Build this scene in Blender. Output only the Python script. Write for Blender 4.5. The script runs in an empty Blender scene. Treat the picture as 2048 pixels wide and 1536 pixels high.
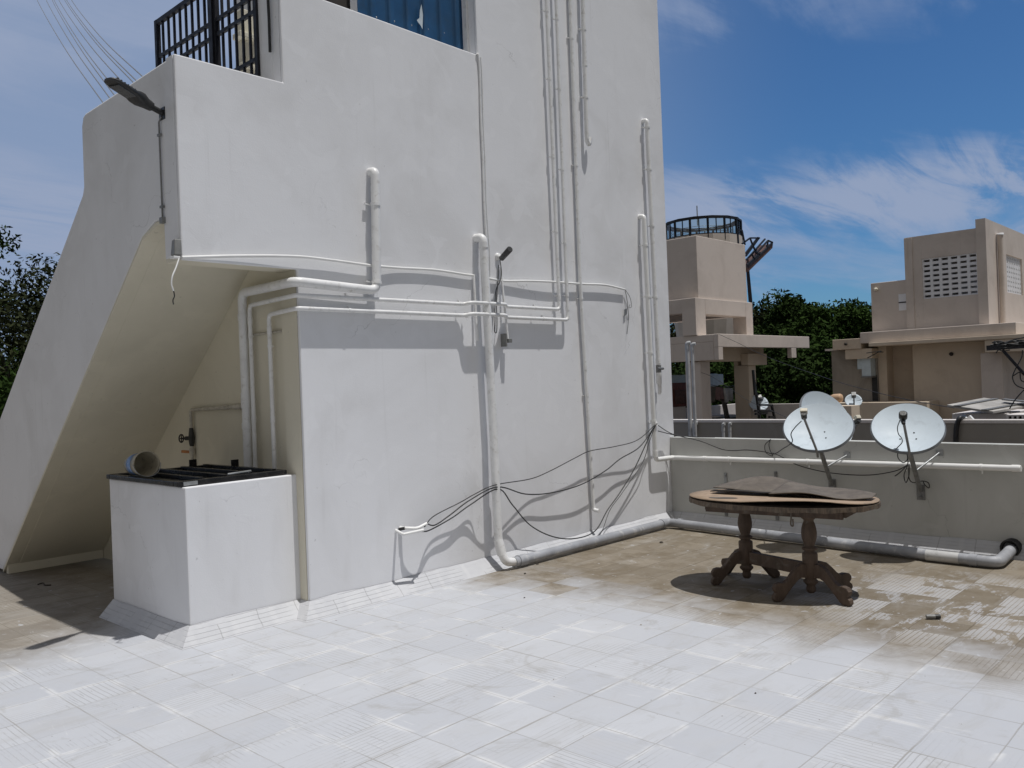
import bpy, bmesh, math, random
import numpy as np
from mathutils import Vector, Matrix, Quaternion
random.seed(7); rng = np.random.default_rng(7)
SC = bpy.context.scene; COL = SC.collection
V = Vector
# ------------------------------------------------------------------ camera
CAM = V((0, 0, 1.65)); FPX, YAW, PITCH, ROLL = 1705.93, 0.750182, 2.4e-05, -0.0384726
_f = V((math.cos(PITCH)*math.cos(YAW), math.cos(PITCH)*math.sin(YAW), math.sin(PITCH)))
_r = V((math.sin(YAW), -math.cos(YAW), 0)); _u = _r.cross(_f)
RGT = _r*math.cos(ROLL)+_u*math.sin(ROLL); UPV = -_r*math.sin(ROLL)+_u*math.cos(ROLL); FWD = _f
cd = bpy.data.cameras.new('camera'); cam = bpy.data.objects.new('camera', cd); COL.objects.link(cam)
cd.sensor_width = 36; cd.lens = FPX/2048*36; cd.clip_end = 2000; cd.clip_start = 0.05
cam.matrix_world = Matrix(((RGT.x, UPV.x, -FWD.x, CAM.x), (RGT.y, UPV.y, -FWD.y, CAM.y), (RGT.z, UPV.z, -FWD.z, CAM.z), (0, 0, 0, 1)))
SC.camera = cam
# surveying helpers: where a sight line meets a real plane of the place
def sight(x, y): return ((x-1024)*RGT-(y-768)*UPV+FPX*FWD)/FPX
def on_x(x, y, X): d = sight(x, y); return CAM+d*(X/d.x)
def on_y(x, y, Y): d = sight(x, y); return CAM+d*(Y/d.y)
def on_z(x, y, Z=0): d = sight(x, y); return CAM+d*((Z-CAM.z)/d.z)
# ------------------------------------------------------------------ light
SUN_TO = V((0.085, -0.24, 1.0)).normalized()
sd = bpy.data.lights.new('sun', 'SUN'); sd.energy = 4.5; sd.angle = math.radians(0.53); sd.color = (1.0, 0.982, 0.965)
so = bpy.data.objects.new('sun', sd); COL.objects.link(so); so.location = (3, -6, 14)
so.rotation_euler = SUN_TO.to_track_quat('Z', 'Y').to_euler()
W = bpy.data.worlds.new('World'); SC.world = W; W.use_nodes = True
SC.view_settings.view_transform = 'Standard'; SC.view_settings.look = 'None'
SC.view_settings.exposure = -0.43; SC.view_settings.gamma = 1.0
# ------------------------------------------------------------------ node helper
class NT:
    def __init__(s, nt): s.nt = nt
    def n(s, t, **k):
        o = s.nt.nodes.new(t)
        for a, b in k.items(): setattr(o, a, b)
        return o
    def set(s, sock, v):
        if isinstance(v, bpy.types.NodeSocket): s.nt.links.new(v, sock)
        elif isinstance(v, (tuple, list)) and len(v) == 3 and sock.type == 'RGBA': sock.default_value = (*v, 1)
        else: sock.default_value = v
    def m(s, op, a, b=0.0, c=0.0, clamp=False):
        o = s.n('ShaderNodeMath', operation=op, use_clamp=clamp)
        for i, v in enumerate((a, b, c)): s.set(o.inputs[i], v)
        return o.outputs[0]
    def noise(s, vec, scale, detail=3, rough=.55, dist=0.0):
        o = s.n('ShaderNodeTexNoise'); s.set(o.inputs['Vector'], vec); o.inputs['Scale'].default_value = scale
        o.inputs['Detail'].default_value = detail; o.inputs['Roughness'].default_value = rough; o.inputs['Distortion'].default_value = dist
        return o.outputs['Fac']
    def ramp(s, v, a, b, lo=0.0, hi=1.0):
        o = s.n('ShaderNodeMapRange', interpolation_type='SMOOTHSTEP'); s.set(o.inputs[0], v)
        for i, q in enumerate((a, b, lo, hi)): s.set(o.inputs[i+1], q)
        return o.outputs[0]
    def mix(s, f, a, b, mode='MIX'):
        o = s.n('ShaderNodeMixRGB', blend_type=mode); s.set(o.inputs[0], f); s.set(o.inputs[1], a); s.set(o.inputs[2], b); return o.outputs[0]
    def xyz(s, v): o = s.n('ShaderNodeSeparateXYZ'); s.set(o.inputs[0], v); return o.outputs
    def comb(s, x, y, z): o = s.n('ShaderNodeCombineXYZ'); [s.set(o.inputs[i], q) for i, q in enumerate((x, y, z))]; return o.outputs[0]
    def scale(s, v, k): o = s.n('ShaderNodeVectorMath', operation='MULTIPLY'); s.set(o.inputs[0], v); o.inputs[1].default_value = k; return o.outputs[0]
    def bump(s, h, strength, dist, normal=None):
        o = s.n('ShaderNodeBump'); o.inputs['Strength'].default_value = strength; o.inputs['Distance'].default_value = dist
        s.set(o.inputs['Height'], h)
        if normal: s.set(o.inputs['Normal'], normal)
        return o.outputs[0]
def new_mat(name):
    m = bpy.data.materials.new(name); m.use_nodes = True; t = NT(m.node_tree)
    b = m.node_tree.nodes['Principled BSDF']; tc = t.n('ShaderNodeTexCoord').outputs['Object']
    return m, t, b, tc
def simple(name, col, rough=.6, var=.12, scale=6, metal=0, bump=0.0, bscale=60, dirt=None):
    m, t, b, tc = new_mat(name)
    k = t.ramp(t.noise(tc, scale, 5), .3, .7)
    c = t.mix(k, tuple(x*(1-var) for x in col), tuple(min(1, x*(1+var)) for x in col))
    if dirt:
        d = t.ramp(t.noise(tc, scale*2.3, 6, .65, .4), .52, .72)
        c = t.mix(d, c, dirt)
    t.set(b.inputs['Base Color'], c); b.inputs['Metallic'].default_value = metal
    t.set(b.inputs['Roughness'], t.ramp(t.noise(tc, scale*1.7, 3), .2, .8, max(0.05, rough-.12), min(1, rough+.12)))
    if bump: t.set(b.inputs['Normal'], t.bump(t.noise(tc, bscale, 4), bump, .01))
    return m
# ------------------------------------------------------------------ sky
w = NT(W.node_tree); bg = W.node_tree.nodes['Background']
sky = w.n('ShaderNodeTexSky', sky_type='NISHITA'); sky.sun_disc = False
sky.sun_elevation = math.asin(SUN_TO.z); sky.sun_rotation = math.atan2(SUN_TO.x, SUN_TO.y)
sky.air_density = 1.0; sky.dust_density = 0.6; sky.ozone_density = 2.2; sky.altitude = 300
g = w.n('ShaderNodeTexCoord').outputs['Generated']
gx = w.xyz(g)
zz = w.m('MAXIMUM', w.m('ADD', gx[2], .12), .04)
pl = w.comb(w.m('DIVIDE', gx[0], zz), w.m('DIVIDE', gx[1], zz), 0.0)
rot = w.n('ShaderNodeMapping'); w.set(rot.inputs[0], pl); rot.inputs['Rotation'].default_value = (0, 0, math.radians(18)); rot.inputs['Scale'].default_value = (0.5, 1.25, 1)
c1 = w.noise(rot.outputs[0], 1.25, 10, .62, 1.1)
c2 = w.noise(pl, .42, 3, .5, .3)
sidem = w.ramp(w.m('SUBTRACT', gx[1], gx[0]), -.55, .15, 0, .85)
side = w.ramp(w.m('SUBTRACT', gx[1], gx[0]), -.5, .35, -.05, .10)      # the haze is thicker towards the left of the picture
low = w.ramp(gx[2], .06, .30, .22, -.03)
bw = w.m('ADD', gx[2], w.m('MULTIPLY', w.m('SUBTRACT', w.noise(pl, .8, 3, .5), .5), .10))
band = w.ramp(w.m('ABSOLUTE', w.m('SUBTRACT', bw, .185)), .0, .075, .46, 0)
veil = w.m('MULTIPLY', w.ramp(bw, .285, .37, 0, .40), w.ramp(w.noise(rot.outputs[0], 2.0, 6, .6, .8), .36, .60, .35, 1))
wsp = w.n('ShaderNodeMapping'); w.set(wsp.inputs[0], pl); wsp.inputs['Rotation'].default_value = (0, 0, math.radians(-52)); wsp.inputs['Scale'].default_value = (.55, 2.6, 1)
band = w.m('MULTIPLY', band, w.ramp(w.noise(wsp.outputs[0], 1.7, 9, .64, .9), .36, .62, .30, 1.18))
low = w.m('ADD', low, w.m('ADD', band, veil))
cl = w.ramp(w.m('ADD', w.m('ADD', w.m('ADD', w.m('MULTIPLY', c1, 1.15), w.m('MULTIPLY', c2, .55)), side), low), .86, 1.46)
skyc = w.mix(1.0, sky.outputs[0], (0.52, 0.90, 1.27), 'MULTIPLY')
skyc = w.mix(w.m('MULTIPLY', sidem, w.ramp(c2, .3, .7, .85, 1.0)), skyc, (4.35, 5.6, 8.1))
cc = w.mix(w.m('MULTIPLY', cl, .9), skyc, (4.9, 5.9, 8.2))
# warm fill light added to the unseen sky behind the viewer and overhead
bk = w.m('MAXIMUM', w.ramp(w.m('ADD', w.m('MULTIPLY', gx[0], FWD.x), w.m('MULTIPLY', gx[1], FWD.y)), -.25, .15, 1, 0), w.ramp(gx[2], .72, .95))
cc = w.mix(w.m('MULTIPLY', bk, .85), cc, (3.9, 3.6, 3.2))
w.set(bg.inputs[0], cc); bg.inputs[1].default_value = 0.084
# ------------------------------------------------------------------ mesh builder
class MB:
    def __init__(s): s.v = []; s.f = []; s.sm = []
    def add(s, vs, fs, smooth=False):
        o = len(s.v); s.v += [tuple(p) for p in vs]; s.f += [tuple(i+o for i in f) for f in fs]; s.sm += [smooth]*len(fs); return s
    def box(s, x0, x1, y0, y1, z0, z1):
        x0, x1 = min(x0, x1), max(x0, x1); y0, y1 = min(y0, y1), max(y0, y1); z0, z1 = min(z0, z1), max(z0, z1)
        return s.add([(x0, y0, z0), (x1, y0, z0), (x1, y1, z0), (x0, y1, z0), (x0, y0, z1), (x1, y0, z1), (x1, y1, z1), (x0, y1, z1)],
                     [(0, 3, 2, 1), (4, 5, 6, 7), (0, 1, 5, 4), (1, 2, 6, 5), (2, 3, 7, 6), (3, 0, 4, 7)])
    def obox(s, c, ax, ay, az, hx, hy, hz):      # oriented box
        c, ax, ay, az = V(c), V(ax).normalized(), V(ay).normalized(), V(az).normalized()
        P = [c+ax*hx*i+ay*hy*j+az*hz*k for k in (-1, 1) for i, j in ((-1, -1), (1, -1), (1, 1), (-1, 1))]
        return s.add(P, [(0, 3, 2, 1), (4, 5, 6, 7), (0, 1, 5, 4), (1, 2, 6, 5), (2, 3, 7, 6), (3, 0, 4, 7)])
    def bar(s, a, b, w=.02, h=None, up=(0, 0, 1)):
        a, b = V(a), V(b); d = (b-a); L = d.length; d.normalize(); upv = V(up)
        if abs(d.dot(upv.normalized())) > .98: upv = V((1, 0, 0))
        sx = d.cross(upv).normalized(); sz = sx.cross(d)
        return s.obox((a+b)/2, d, sx, sz, L/2, w/2, (h or w)/2)
    def prism(s, pts, off):                      # planar polygon extruded by a vector
        n = len(pts); off = V(off); P = [V(p) for p in pts]; Q = [p+off for p in P]
        return s.add(P+Q, [tuple(range(n))[::-1], tuple(range(n, 2*n))]+[(i, (i+1) % n, n+(i+1) % n, n+i) for i in range(n)])
    def tube(s, path, r, seg=12, cap=True, closed=False):
        P = [V(p) for p in path]; n = len(P)
        R = r if isinstance(r, (list, tuple)) else [r]*n
        T = []
        for i in range(n):
            a = P[i-1] if (i or closed) else P[0]; b = P[(i+1) % n] if (i < n-1 or closed) else P[-1]
            d = b-a; T.append(d.normalized() if d.length > 1e-9 else V((0, 0, 1)))
        nrm = T[0].orthogonal().normalized(); vs = []
        for i in range(n):
            if i:
                q = T[i-1].rotation_difference(T[i]); nrm = (q @ nrm).normalized()
            bi = T[i].cross(nrm)
            for k in range(seg):
                a = 2*math.pi*k/seg; vs.append(P[i]+(nrm*math.cos(a)+bi*math.sin(a))*R[i])
        fs = [(i*seg+k, i*seg+(k+1) % seg, (i+1)*seg+(k+1) % seg, (i+1)*seg+k) for i in range(n-1) for k in range(seg)]
        if closed: fs += [((n-1)*seg+k, (n-1)*seg+(k+1) % seg, (k+1) % seg, k) for k in range(seg)]
        s.add(vs, fs, True)
        if cap and not closed:
            s.add(vs[:seg], [tuple(range(seg))[::-1]]); s.add(vs[-seg:], [tuple(range(seg))])
        return s
    def lathe(s, prof, o, ax=(0, 0, 1), seg=24, smooth=True):
        o, ax = V(o), V(ax).normalized(); e1 = ax.orthogonal().normalized(); e2 = ax.cross(e1); n = len(prof)
        vs = [o+ax*z+(e1*math.cos(2*math.pi*k/seg)+e2*math.sin(2*math.pi*k/seg))*r for r, z in prof for k in range(seg)]
        fs = [(i*seg+k, i*seg+(k+1) % seg, (i+1)*seg+(k+1) % seg, (i+1)*seg+k) for i in range(n-1) for k in range(seg)]
        return s.add(vs, fs, smooth)
    def grid(s, f, nu, nv, smooth=True):
        vs = [f(i/nu, j/nv) for i in range(nu+1) for j in range(nv+1)]
        fs = [(i*(nv+1)+j, (i+1)*(nv+1)+j, (i+1)*(nv+1)+j+1, i*(nv+1)+j+1) for i in range(nu) for j in range(nv)]
        return s.add(vs, fs, smooth)
def rounded(path, rad, n=5):
    P = [V(p) for p in path]; out = [P[0]]
    for i in range(1, len(P)-1):
        a, b, c = P[i-1], P[i], P[i+1]; d1 = (a-b); d2 = (c-b); k = min(rad, d1.length*.48, d2.length*.48)
        p, q = b+d1.normalized()*k, b+d2.normalized()*k
        for j in range(n+1):
            t = j/n; out.append(p*(1-t)**2+b*2*t*(1-t)+q*t*t)
    out.append(P[-1]); return out
def smooth_path(pts, n=6):                        # Catmull-Rom
    P = [V(p) for p in pts]; P = [P[0]*2-P[1]]+P+[P[-1]*2-P[-2]]; o = []
    for i in range(1, len(P)-2):
        for j in range(n):
            t = j/n; a, b, c, d = P[i-1:i+3]
            o.append(.5*((2*b)+(c-a)*t+(2*a-5*b+4*c-d)*t*t+(3*b-a-3*c+d)*t**3))
    o.append(P[-2]); return o
def origin(o):
    v = V((0, 0, 0))
    while o: v += o.location; o = o.parent
    return v
def tag(o, label=None, cat=None, group=None, kind=None):
    if label: o['label'] = label
    if cat: o['category'] = cat
    if group: o['group'] = group
    if kind: o['kind'] = kind
    return o
def obj(name, mb, mat, parent=None, bevel=0.0, sub=0, loc=None, solid=0.0):
    me = bpy.data.meshes.new(name); org = origin(parent) if parent else V(loc or (0, 0, 0))
    me.from_pydata([tuple(V(p)-org) for p in mb.v], [], mb.f); me.polygons.foreach_set('use_smooth', mb.sm); me.update()
    me.materials.append(mat); o = bpy.data.objects.new(name, me); COL.objects.link(o)
    if parent: o.parent = parent
    else: o.location = org
    if solid: md = o.modifiers.new('thickness', 'SOLIDIFY'); md.thickness = solid; md.offset = 0
    if bevel:
        md = o.modifiers.new('bevel', 'BEVEL'); md.width = bevel; md.segments = 2; md.limit_method = 'ANGLE'; md.angle_limit = math.radians(50); md.harden_normals = False
    if sub: md = o.modifiers.new('sub', 'SUBSURF'); md.levels = sub; md.render_levels = sub
    return o
def thing(name, label, cat, loc=(0, 0, 0), group=None):
    o = bpy.data.objects.new(name, None); COL.objects.link(o); o.location = loc; o.empty_display_size = .2
    return tag(o, label, cat, group)
# ------------------------------------------------------------------ materials
def plaster(name, col, stain, stain_amt=.55, und=.35):
    m, t, b, tc = new_mat(name)
    big = t.ramp(t.noise(tc, .9, 5, .6, .6), .42, .70, 0, stain_amt)
    st = t.ramp(t.noise(t.scale(tc, (3.0, 3.0, .55)), 1.6, 5, .6), .55, .78, 0, stain_amt*.5)
    c = t.mix(big, col, stain); c = t.mix(st, c, stain)
    patch = t.ramp(t.noise(tc, 2.6, 2, .4, 1.4), .60, .63, 0, .30)
    c = t.mix(patch, c, tuple(min(.86, x*1.06) for x in col))
    spot = t.ramp(t.noise(tc, 23, 2, .5), .735, .76, 0, .35)
    c = t.mix(spot, c, tuple(x*.62 for x in stain))
    vo = t.n('ShaderNodeTexVoronoi', feature='DISTANCE_TO_EDGE'); wv = t.n('ShaderNodeVectorMath', operation='ADD'); t.set(wv.inputs[0], tc)
    nv = t.n('ShaderNodeTexNoise'); t.set(nv.inputs['Vector'], tc); nv.inputs['Scale'].default_value = 3; nv.inputs['Detail'].default_value = 5
    sv = t.n('ShaderNodeVectorMath', operation='SCALE'); t.set(sv.inputs[0], nv.outputs['Color']); sv.inputs['Scale'].default_value = .55
    t.set(wv.inputs[1], sv.outputs[0]); t.set(vo.inputs['Vector'], wv.outputs[0]); vo.inputs['Scale'].default_value = .8
    crack = t.m('MULTIPLY', t.ramp(vo.outputs['Distance'], .0012, .0032, 1, 0), t.ramp(t.noise(tc, 1.1, 3), .54, .62))
    c = t.mix(t.m('MULTIPLY', crack, .32), c, tuple(x*.5 for x in stain))
    drip = t.m('MULTIPLY', t.ramp(t.noise(t.scale(tc, (11, 11, .35)), 1.0, 4, .6), .60, .72), t.ramp(t.noise(tc, .7, 2), .45, .6))
    c = t.mix(t.m('MULTIPLY', drip, stain_amt*.55), c, tuple(x*.85 for x in stain))
    t.set(b.inputs['Base Color'], c); b.inputs['Roughness'].default_value = .82; b.inputs['Specular IOR Level'].default_value = .25
    h1 = t.m('ADD', t.m('MULTIPLY', t.noise(tc, 2.2, 4, .5, .8), 1.0), t.m('MULTIPLY', t.noise(t.scale(tc, (1, 1, 2.2)), 7, 5, .6, 1.2), .20))
    n1 = t.bump(h1, und*.30, .03)
    chip = t.ramp(t.noise(tc, 3.3, 6, .62, 1.8), .615, .635)
    n2 = t.bump(chip, .09, .004, n1)
    t.set(b.inputs['Normal'], t.bump(t.noise(tc, 90, 4, .6), .18, .004, n2))
    return m
M = {}
M['white'] = plaster('white_wall_paint', (.78, .785, .80), (.60, .595, .59), .42, .26)
M['side'] = plaster('warm_bounce_wall_paint', (.70, .66, .54), (.56, .53, .43), .4, .22)  # warm ground bounce on soffit and side wall put into the colour
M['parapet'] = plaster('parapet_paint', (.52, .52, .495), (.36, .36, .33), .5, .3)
M['tan'] = plaster('tan_wall_paint', (.62, .55, .49), (.49, .425, .37), .6, .2)
M['tan2'] = plaster('warm_tan_wall_paint', (.64, .545, .43), (.50, .41, .32), .6, .2)
M['greywall'] = plaster('grey_wall_paint', (.31, .285, .25), (.23, .21, .185), .5, .2)
M['pale'] = plaster('pale_wall_paint', (.66, .62, .59), (.5, .46, .43), .5, .2)
M['roof'] = plaster('dusty_roof_screed', (.09, .08, .07), (.06, .055, .05), .5, .2)
M['block'] = plaster('raw_block_wall', (.33, .30, .26), (.22, .20, .175), .8, .3)
M['pipe'] = simple('white_pvc', (.76, .76, .75), .42, .05, 8, dirt=(.60, .59, .56))
M['pipew'] = simple('bright_white_pvc', (.78, .78, .76), .4, .03, 8)
M['gpipe'] = simple('grey_pvc', (.30, .31, .33), .5, .15, 5, dirt=(.46, .46, .46))
M['palepipe'] = simple('faded_grey_pvc', (.48, .48, .47), .5, .12, 7, dirt=(.36, .36, .35))
M['oldpipe'] = simple('painted_iron', (.50, .47, .40), .6, .15, 14, dirt=(.28, .25, .20))
M['darkiron'] = simple('dark_iron', (.05, .05, .047), .5, .3, 20, .4, .2)
M['black'] = simple('black_rubber', (.018, .018, .018), .5, .2, 20)
M['navy'] = simple('navy_black_paint', (.004, .0045, .010), .6, .2, 12)
M['lid'] = simple('black_painted_steel', (.02, .02, .021), .35, .4, 9, .5, .25, 30, dirt=(.06, .055, .05))
M['grey'] = simple('grey_plastic', (.20, .20, .19), .5, .15, 15)
M['ltgrey'] = simple('galvanised_steel', (.33, .34, .34), .45, .2, 18, .5)
M['lamp'] = simple('lamp_casting', (.026, .026, .026), .5, .2, 15)
M['lens'] = simple('lamp_diffuser', (.06, .06, .058), .3, .1, 15)
M['blue'] = simple('blue_sheet', (.018, .085, .19), .45, .15, 3, .2, dirt=(.022, .07, .14))
M['brown'] = simple('dark_brown_panel', (.03, .024, .02), .7, .3, 6)
M['sticker'] = simple('torn_paper', (.55, .62, .66), .6, .1, 9)
M['dish'] = simple('dish_enamel', (.50, .57, .62), .62, .04, 5, dirt=(.44, .50, .54))
M['dishrim'] = simple('dish_rim_fold', (.16, .17, .18), .5, .15, 12)
M['dishback'] = simple('dish_back_steel', (.30, .33, .36), .4, .1, 9, .4)
M['arm'] = simple('dish_arm_steel', (.20, .20, .195), .5, .15, 20, .3)
M['cream'] = simple('cream_plastic', (.62, .58, .47), .5, .08, 20)
M['bucket'] = simple('bucket_plastic', (.40, .36, .27), .5, .1, 9, dirt=(.24, .21, .16))
M['bucketblue'] = simple('bucket_label_print', (.10, .20, .40), .45, .4, 14, dirt=(.50, .52, .54))
M['orange'] = simple('orange_lever', (.42, .17, .05), .5, .15, 20)
M['red'] = simple('red_brown_metal', (.13, .035, .025), .6, .3, 6, 0, dirt=(.07, .02, .016))
M['bluewhite'] = simple('pale_blue_metal', (.50, .58, .62), .5, .08, 6)
M['white_cloth'] = simple('pale_cloth', (.55, .55, .54), .9, .12, 8)
M['grey_cloth'] = simple('grey_cloth', (.10, .095, .085), .9, .2, 8)
M['pink_cloth'] = simple('dull_pink_cloth', (.20, .13, .13), .9, .2, 8)
M['orangepot'] = simple('orange_barrel', (.55, .36, .22), .6, .12, 8)
M['rust'] = simple('rusted_steel', (.085, .04, .03), .7, .35, 9)
M['terrain'] = simple('ground_cover', (.028, .032, .018), .95, .4, .3)
M['greyboard'] = simple('weathered_fibre_board', (.36, .345, .32), .8, .2, 3, dirt=(.25, .235, .21))
M['stone'] = simple('stone_chip', (.35, .33, .29), .8, .3, 30)
M['bark'] = simple('bark', (.05, .042, .033), .9, .3, 8, 0, .4, 20)
def wood(name, a, b_, sc=18):
    m, t, b, tc = new_mat(name)
    k = t.noise(t.scale(tc, (1.0, 1.0, .18)), sc, 6, .65, .8); c = t.mix(t.ramp(k, .3, .7), a, b_)
    d = t.ramp(t.noise(tc, 9, 5, .6, .6), .55, .7, 0, .6); c = t.mix(d, c, (.16, .14, .11))
    t.set(b.inputs['Base Color'], c); b.inputs['Roughness'].default_value = .7
    t.set(b.inputs['Normal'], t.bump(k, .3, .006)); return m
M['wood'] = wood('weathered_teak', (.060, .039, .026), (.105, .070, .048))
M['edge'] = wood('split_chipboard_edge', (.055, .04, .028), (.145, .105, .07), 40)
M['ply'] = wood('peeled_tan_ply', (.30, .215, .145), (.37, .275, .19), 7)
M['board'] = wood('weathered_brown_ply', (.085, .070, .055), (.145, .12, .095), 7)
M['slit'] = simple('black_core', (.02, .016, .012), .9, .2, 9)
def glass(name, col):
    m, t, b, tc = new_mat(name); nt = m.node_tree
    tr = t.n('ShaderNodeBsdfTransparent'); tr.inputs[0].default_value = (*col, 1); gs = t.n('ShaderNodeBsdfGlossy'); gs.inputs['Roughness'].default_value = .05
    mx = t.n('ShaderNodeMixShader'); mx.inputs[0].default_value = .15; nt.links.new(tr.outputs[0], mx.inputs[1]); nt.links.new(gs.outputs[0], mx.inputs[2])
    nt.links.new(mx.outputs[0], nt.nodes['Material Output'].inputs[0]); return m
M['glass'] = glass('tinted_glass', (.62, .78, .83))
def leafmat(name, a, b_):
    m, t, b, tc = new_mat(name)
    k = t.ramp(t.noise(tc, .8, 3), .35, .65); i = t.n('ShaderNodeNewGeometry').outputs['Random Per Island']
    c = t.mix(t.m('ADD', t.m('MULTIPLY', k, .5), t.m('MULTIPLY', i, .5)), a, b_)
    t.set(b.inputs['Base Color'], c); b.inputs['Roughness'].default_value = .85; b.inputs['Specular IOR Level'].default_value = .05
    return m
M['leaf'] = leafmat('dark_leaf', (.010, .020, .005), (.032, .056, .013))
M['leaf2'] = leafmat('green_leaf', (.013, .027, .006), (.040, .072, .015))
M['leaf3'] = leafmat('dull_leaf', (.016, .020, .009), (.042, .050, .022))
# terrace tiles: 0.30 m tiles, grooved, lime washed, worn to brown in the wet corner
def floor_mat():
    m, t, b, tc = new_mat('lime_washed_grooved_tiles'); x, y, z = t.xyz(tc)
    wob = t.m('MULTIPLY', t.m('SUBTRACT', t.noise(tc, 5, 3), .5), .012)
    u = t.m('DIVIDE', t.m('ADD', t.m('SUBTRACT', x, .22), wob), .3); v = t.m('DIVIDE', t.m('ADD', t.m('SUBTRACT', y, .10), wob), .3)
    fu, fv = t.m('FRACT', t.m('ADD', u, 100)), t.m('FRACT', t.m('ADD', v, 100)); iu, iv = t.m('FLOOR', u), t.m('FLOOR', v)
    wn = t.n('ShaderNodeTexWhiteNoise', noise_dimensions='2D'); t.set(wn.inputs['Vector'], t.comb(iu, iv, 0.0)); r1 = wn.outputs['Value']
    wn2 = t.n('ShaderNodeTexWhiteNoise', noise_dimensions='2D'); t.set(wn2.inputs['Vector'], t.comb(t.m('ADD', iu, 37.3), iv, 0.0)); r2 = wn2.outputs['Value']
    du = t.m('MINIMUM', fu, t.m('SUBTRACT', 1, fu)); dv = t.m('MINIMUM', fv, t.m('SUBTRACT', 1, fv))
    jn = t.noise(tc, 1.3, 4, .6)
    wu = t.ramp(t.noise(tc, .9, 3), .4, .75, .007, .018); wv = t.ramp(t.noise(t.scale(tc, (.5, 1, 1)), 1.7, 3), .4, .75, .007, .026)
    ju = t.ramp(t.m('SUBTRACT', du, wu), -.006, .006, 1, 0); jv = t.ramp(t.m('SUBTRACT', dv, wv), -.006, .006, 1, 0)
    joint = t.m('MAXIMUM', ju, jv)
    # smears of cement beside the joints
    sm = t.m('MULTIPLY', t.ramp(t.m('MINIMUM', du, dv), .03, .10, 1, 0), t.ramp(t.noise(tc, 2.1, 4, .6, .5), .5, .62))
    # grooves cast in the tile, running one way or the other
    gu = t.m('FRACT', t.m('MULTIPLY', fu, 10)); gv = t.m('FRACT', t.m('MULTIPLY', fv, 10))
    pick = t.m('GREATER_THAN', r2, .45)
    gsel = t.m('ADD', t.m('MULTIPLY', gu, pick), t.m('MULTIPLY', gv, t.m('SUBTRACT', 1, pick)))
    groove = t.ramp(t.m('ABSOLUTE', t.m('SUBTRACT', gsel, .5)), .05, .11, 1, 0)
    gcr = t.m('MULTIPLY', t.ramp(t.m('ABSOLUTE', t.m('SUBTRACT', t.m('FRACT', t.m('MULTIPLY', fu, 5)), .5)), .03, .06, 1, 0), t.ramp(t.noise(tc, 6, 3), .56, .62))
    gmask = t.m('MULTIPLY', t.ramp(t.noise(tc, 1.6, 4, .6, .6), .42, .60), t.ramp(r1, .15, .6, .25, 1))
    groove = t.m('MULTIPLY', t.m('MAXIMUM', groove, gcr), gmask)
    # where the wash has worn off
    n1 = t.noise(tc, 1.1, 5, .6, .5); n2 = t.noise(tc, 4.2, 6, .62, .4)
    worn = t.m('ADD', t.m('MULTIPLY', t.m('SUBTRACT', n1, .5), 2.2), t.m('MULTIPLY', t.m('SUBTRACT', n2, .5), 1.3))
    edge = t.m('ADD', t.m('SUBTRACT', x, 5.12), t.m('MULTIPLY', worn, .45))
    edge = t.m('ADD', edge, t.m('MULTIPLY', t.m('SUBTRACT', r1, .5), .42))
    brownR = t.ramp(edge, -.45, .62)
    back = t.m('SUBTRACT', t.m('SUBTRACT', y, t.m('MULTIPLY', x, .35)), 5.35)
    brownL = t.m('MULTIPLY', t.ramp(t.m('ADD', back, t.m('MULTIPLY', worn, .55)), -.35, .7), t.ramp(x, 3.2, 3.6, 1, 0))
    # flakes of wash left on the worn floor to the right
    dx, dy = t.m('SUBTRACT', x, 6.35), t.m('SUBTRACT', y, 1.75)
    near = t.ramp(t.m('SQRT', t.m('ADD', t.m('MULTIPLY', dx, dx), t.m('MULTIPLY', t.m('MULTIPLY', dy, dy), .9))), .5, 1.35, 1, 0)
    strk = t.m('MAXIMUM', t.ramp(t.m('ADD', t.noise(t.scale(tc, (1.0, 2.0, 1)), 3.2, 7, .68, .6), t.m('MULTIPLY', t.m('SUBTRACT', r1, .5), .16)), .50, .54), t.m('MULTIPLY', t.ramp(r1, .84, .86), t.ramp(n2, .40, .50)))
    gln = t.ramp(t.m('ABSOLUTE', t.m('SUBTRACT', gv, .5)), .06, .11, 1, 0)
    flake = t.m('MULTIPLY', t.m('MULTIPLY', near, strk), t.m('SUBTRACT', 1, t.m('MULTIPLY', gln, .9)))
    fleck = t.ramp(t.noise(tc, 13, 3, .5, .3), .685, .71)
    brown = t.m('MULTIPLY', t.m('MAXIMUM', brownR, t.m('MULTIPLY', brownL, .85)), t.m('SUBTRACT', 1, t.m('MAXIMUM', t.m('MULTIPLY', flake, .58), t.m('MULTIPLY', fleck, .6))), clamp=True)
    wash = t.mix(t.ramp(r1, 0, 1), (.445, .458, .485), (.495, .507, .53))
    wash = t.mix(t.ramp(t.noise(tc, 3.1, 5, .6, .5), .45, .75, 0, .5), wash, (.46, .46, .465))
    wash = t.mix(t.m('MULTIPLY', sm, .55), wash, (.66, .66, .655))
    wash = t.mix(t.m('MULTIPLY', groove, .5), wash, (.27, .265, .255))
    wash = t.mix(t.m('MULTIPLY', joint, t.ramp(t.noise(tc, 1.9, 4), .30, .62, .18, .72)), wash, (.27, .255, .23))
    tanc = t.mix(t.ramp(r1, 0, 1), (.185, .155, .113), (.25, .215, .165))
    tanc = t.mix(t.ramp(n2, .40, .72), tanc, (.158, .128, .088))
    tanc = t.mix(t.m('MULTIPLY', groove, .35), tanc, (.12, .095, .06))
    tanc = t.mix(t.m('MULTIPLY', joint, .8), tanc, (.13, .105, .07))
    c = t.mix(brown, wash, tanc)
    speck = t.ramp(t.noise(tc, 30, 2, .5), .745, .77, 0, .8)
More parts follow.
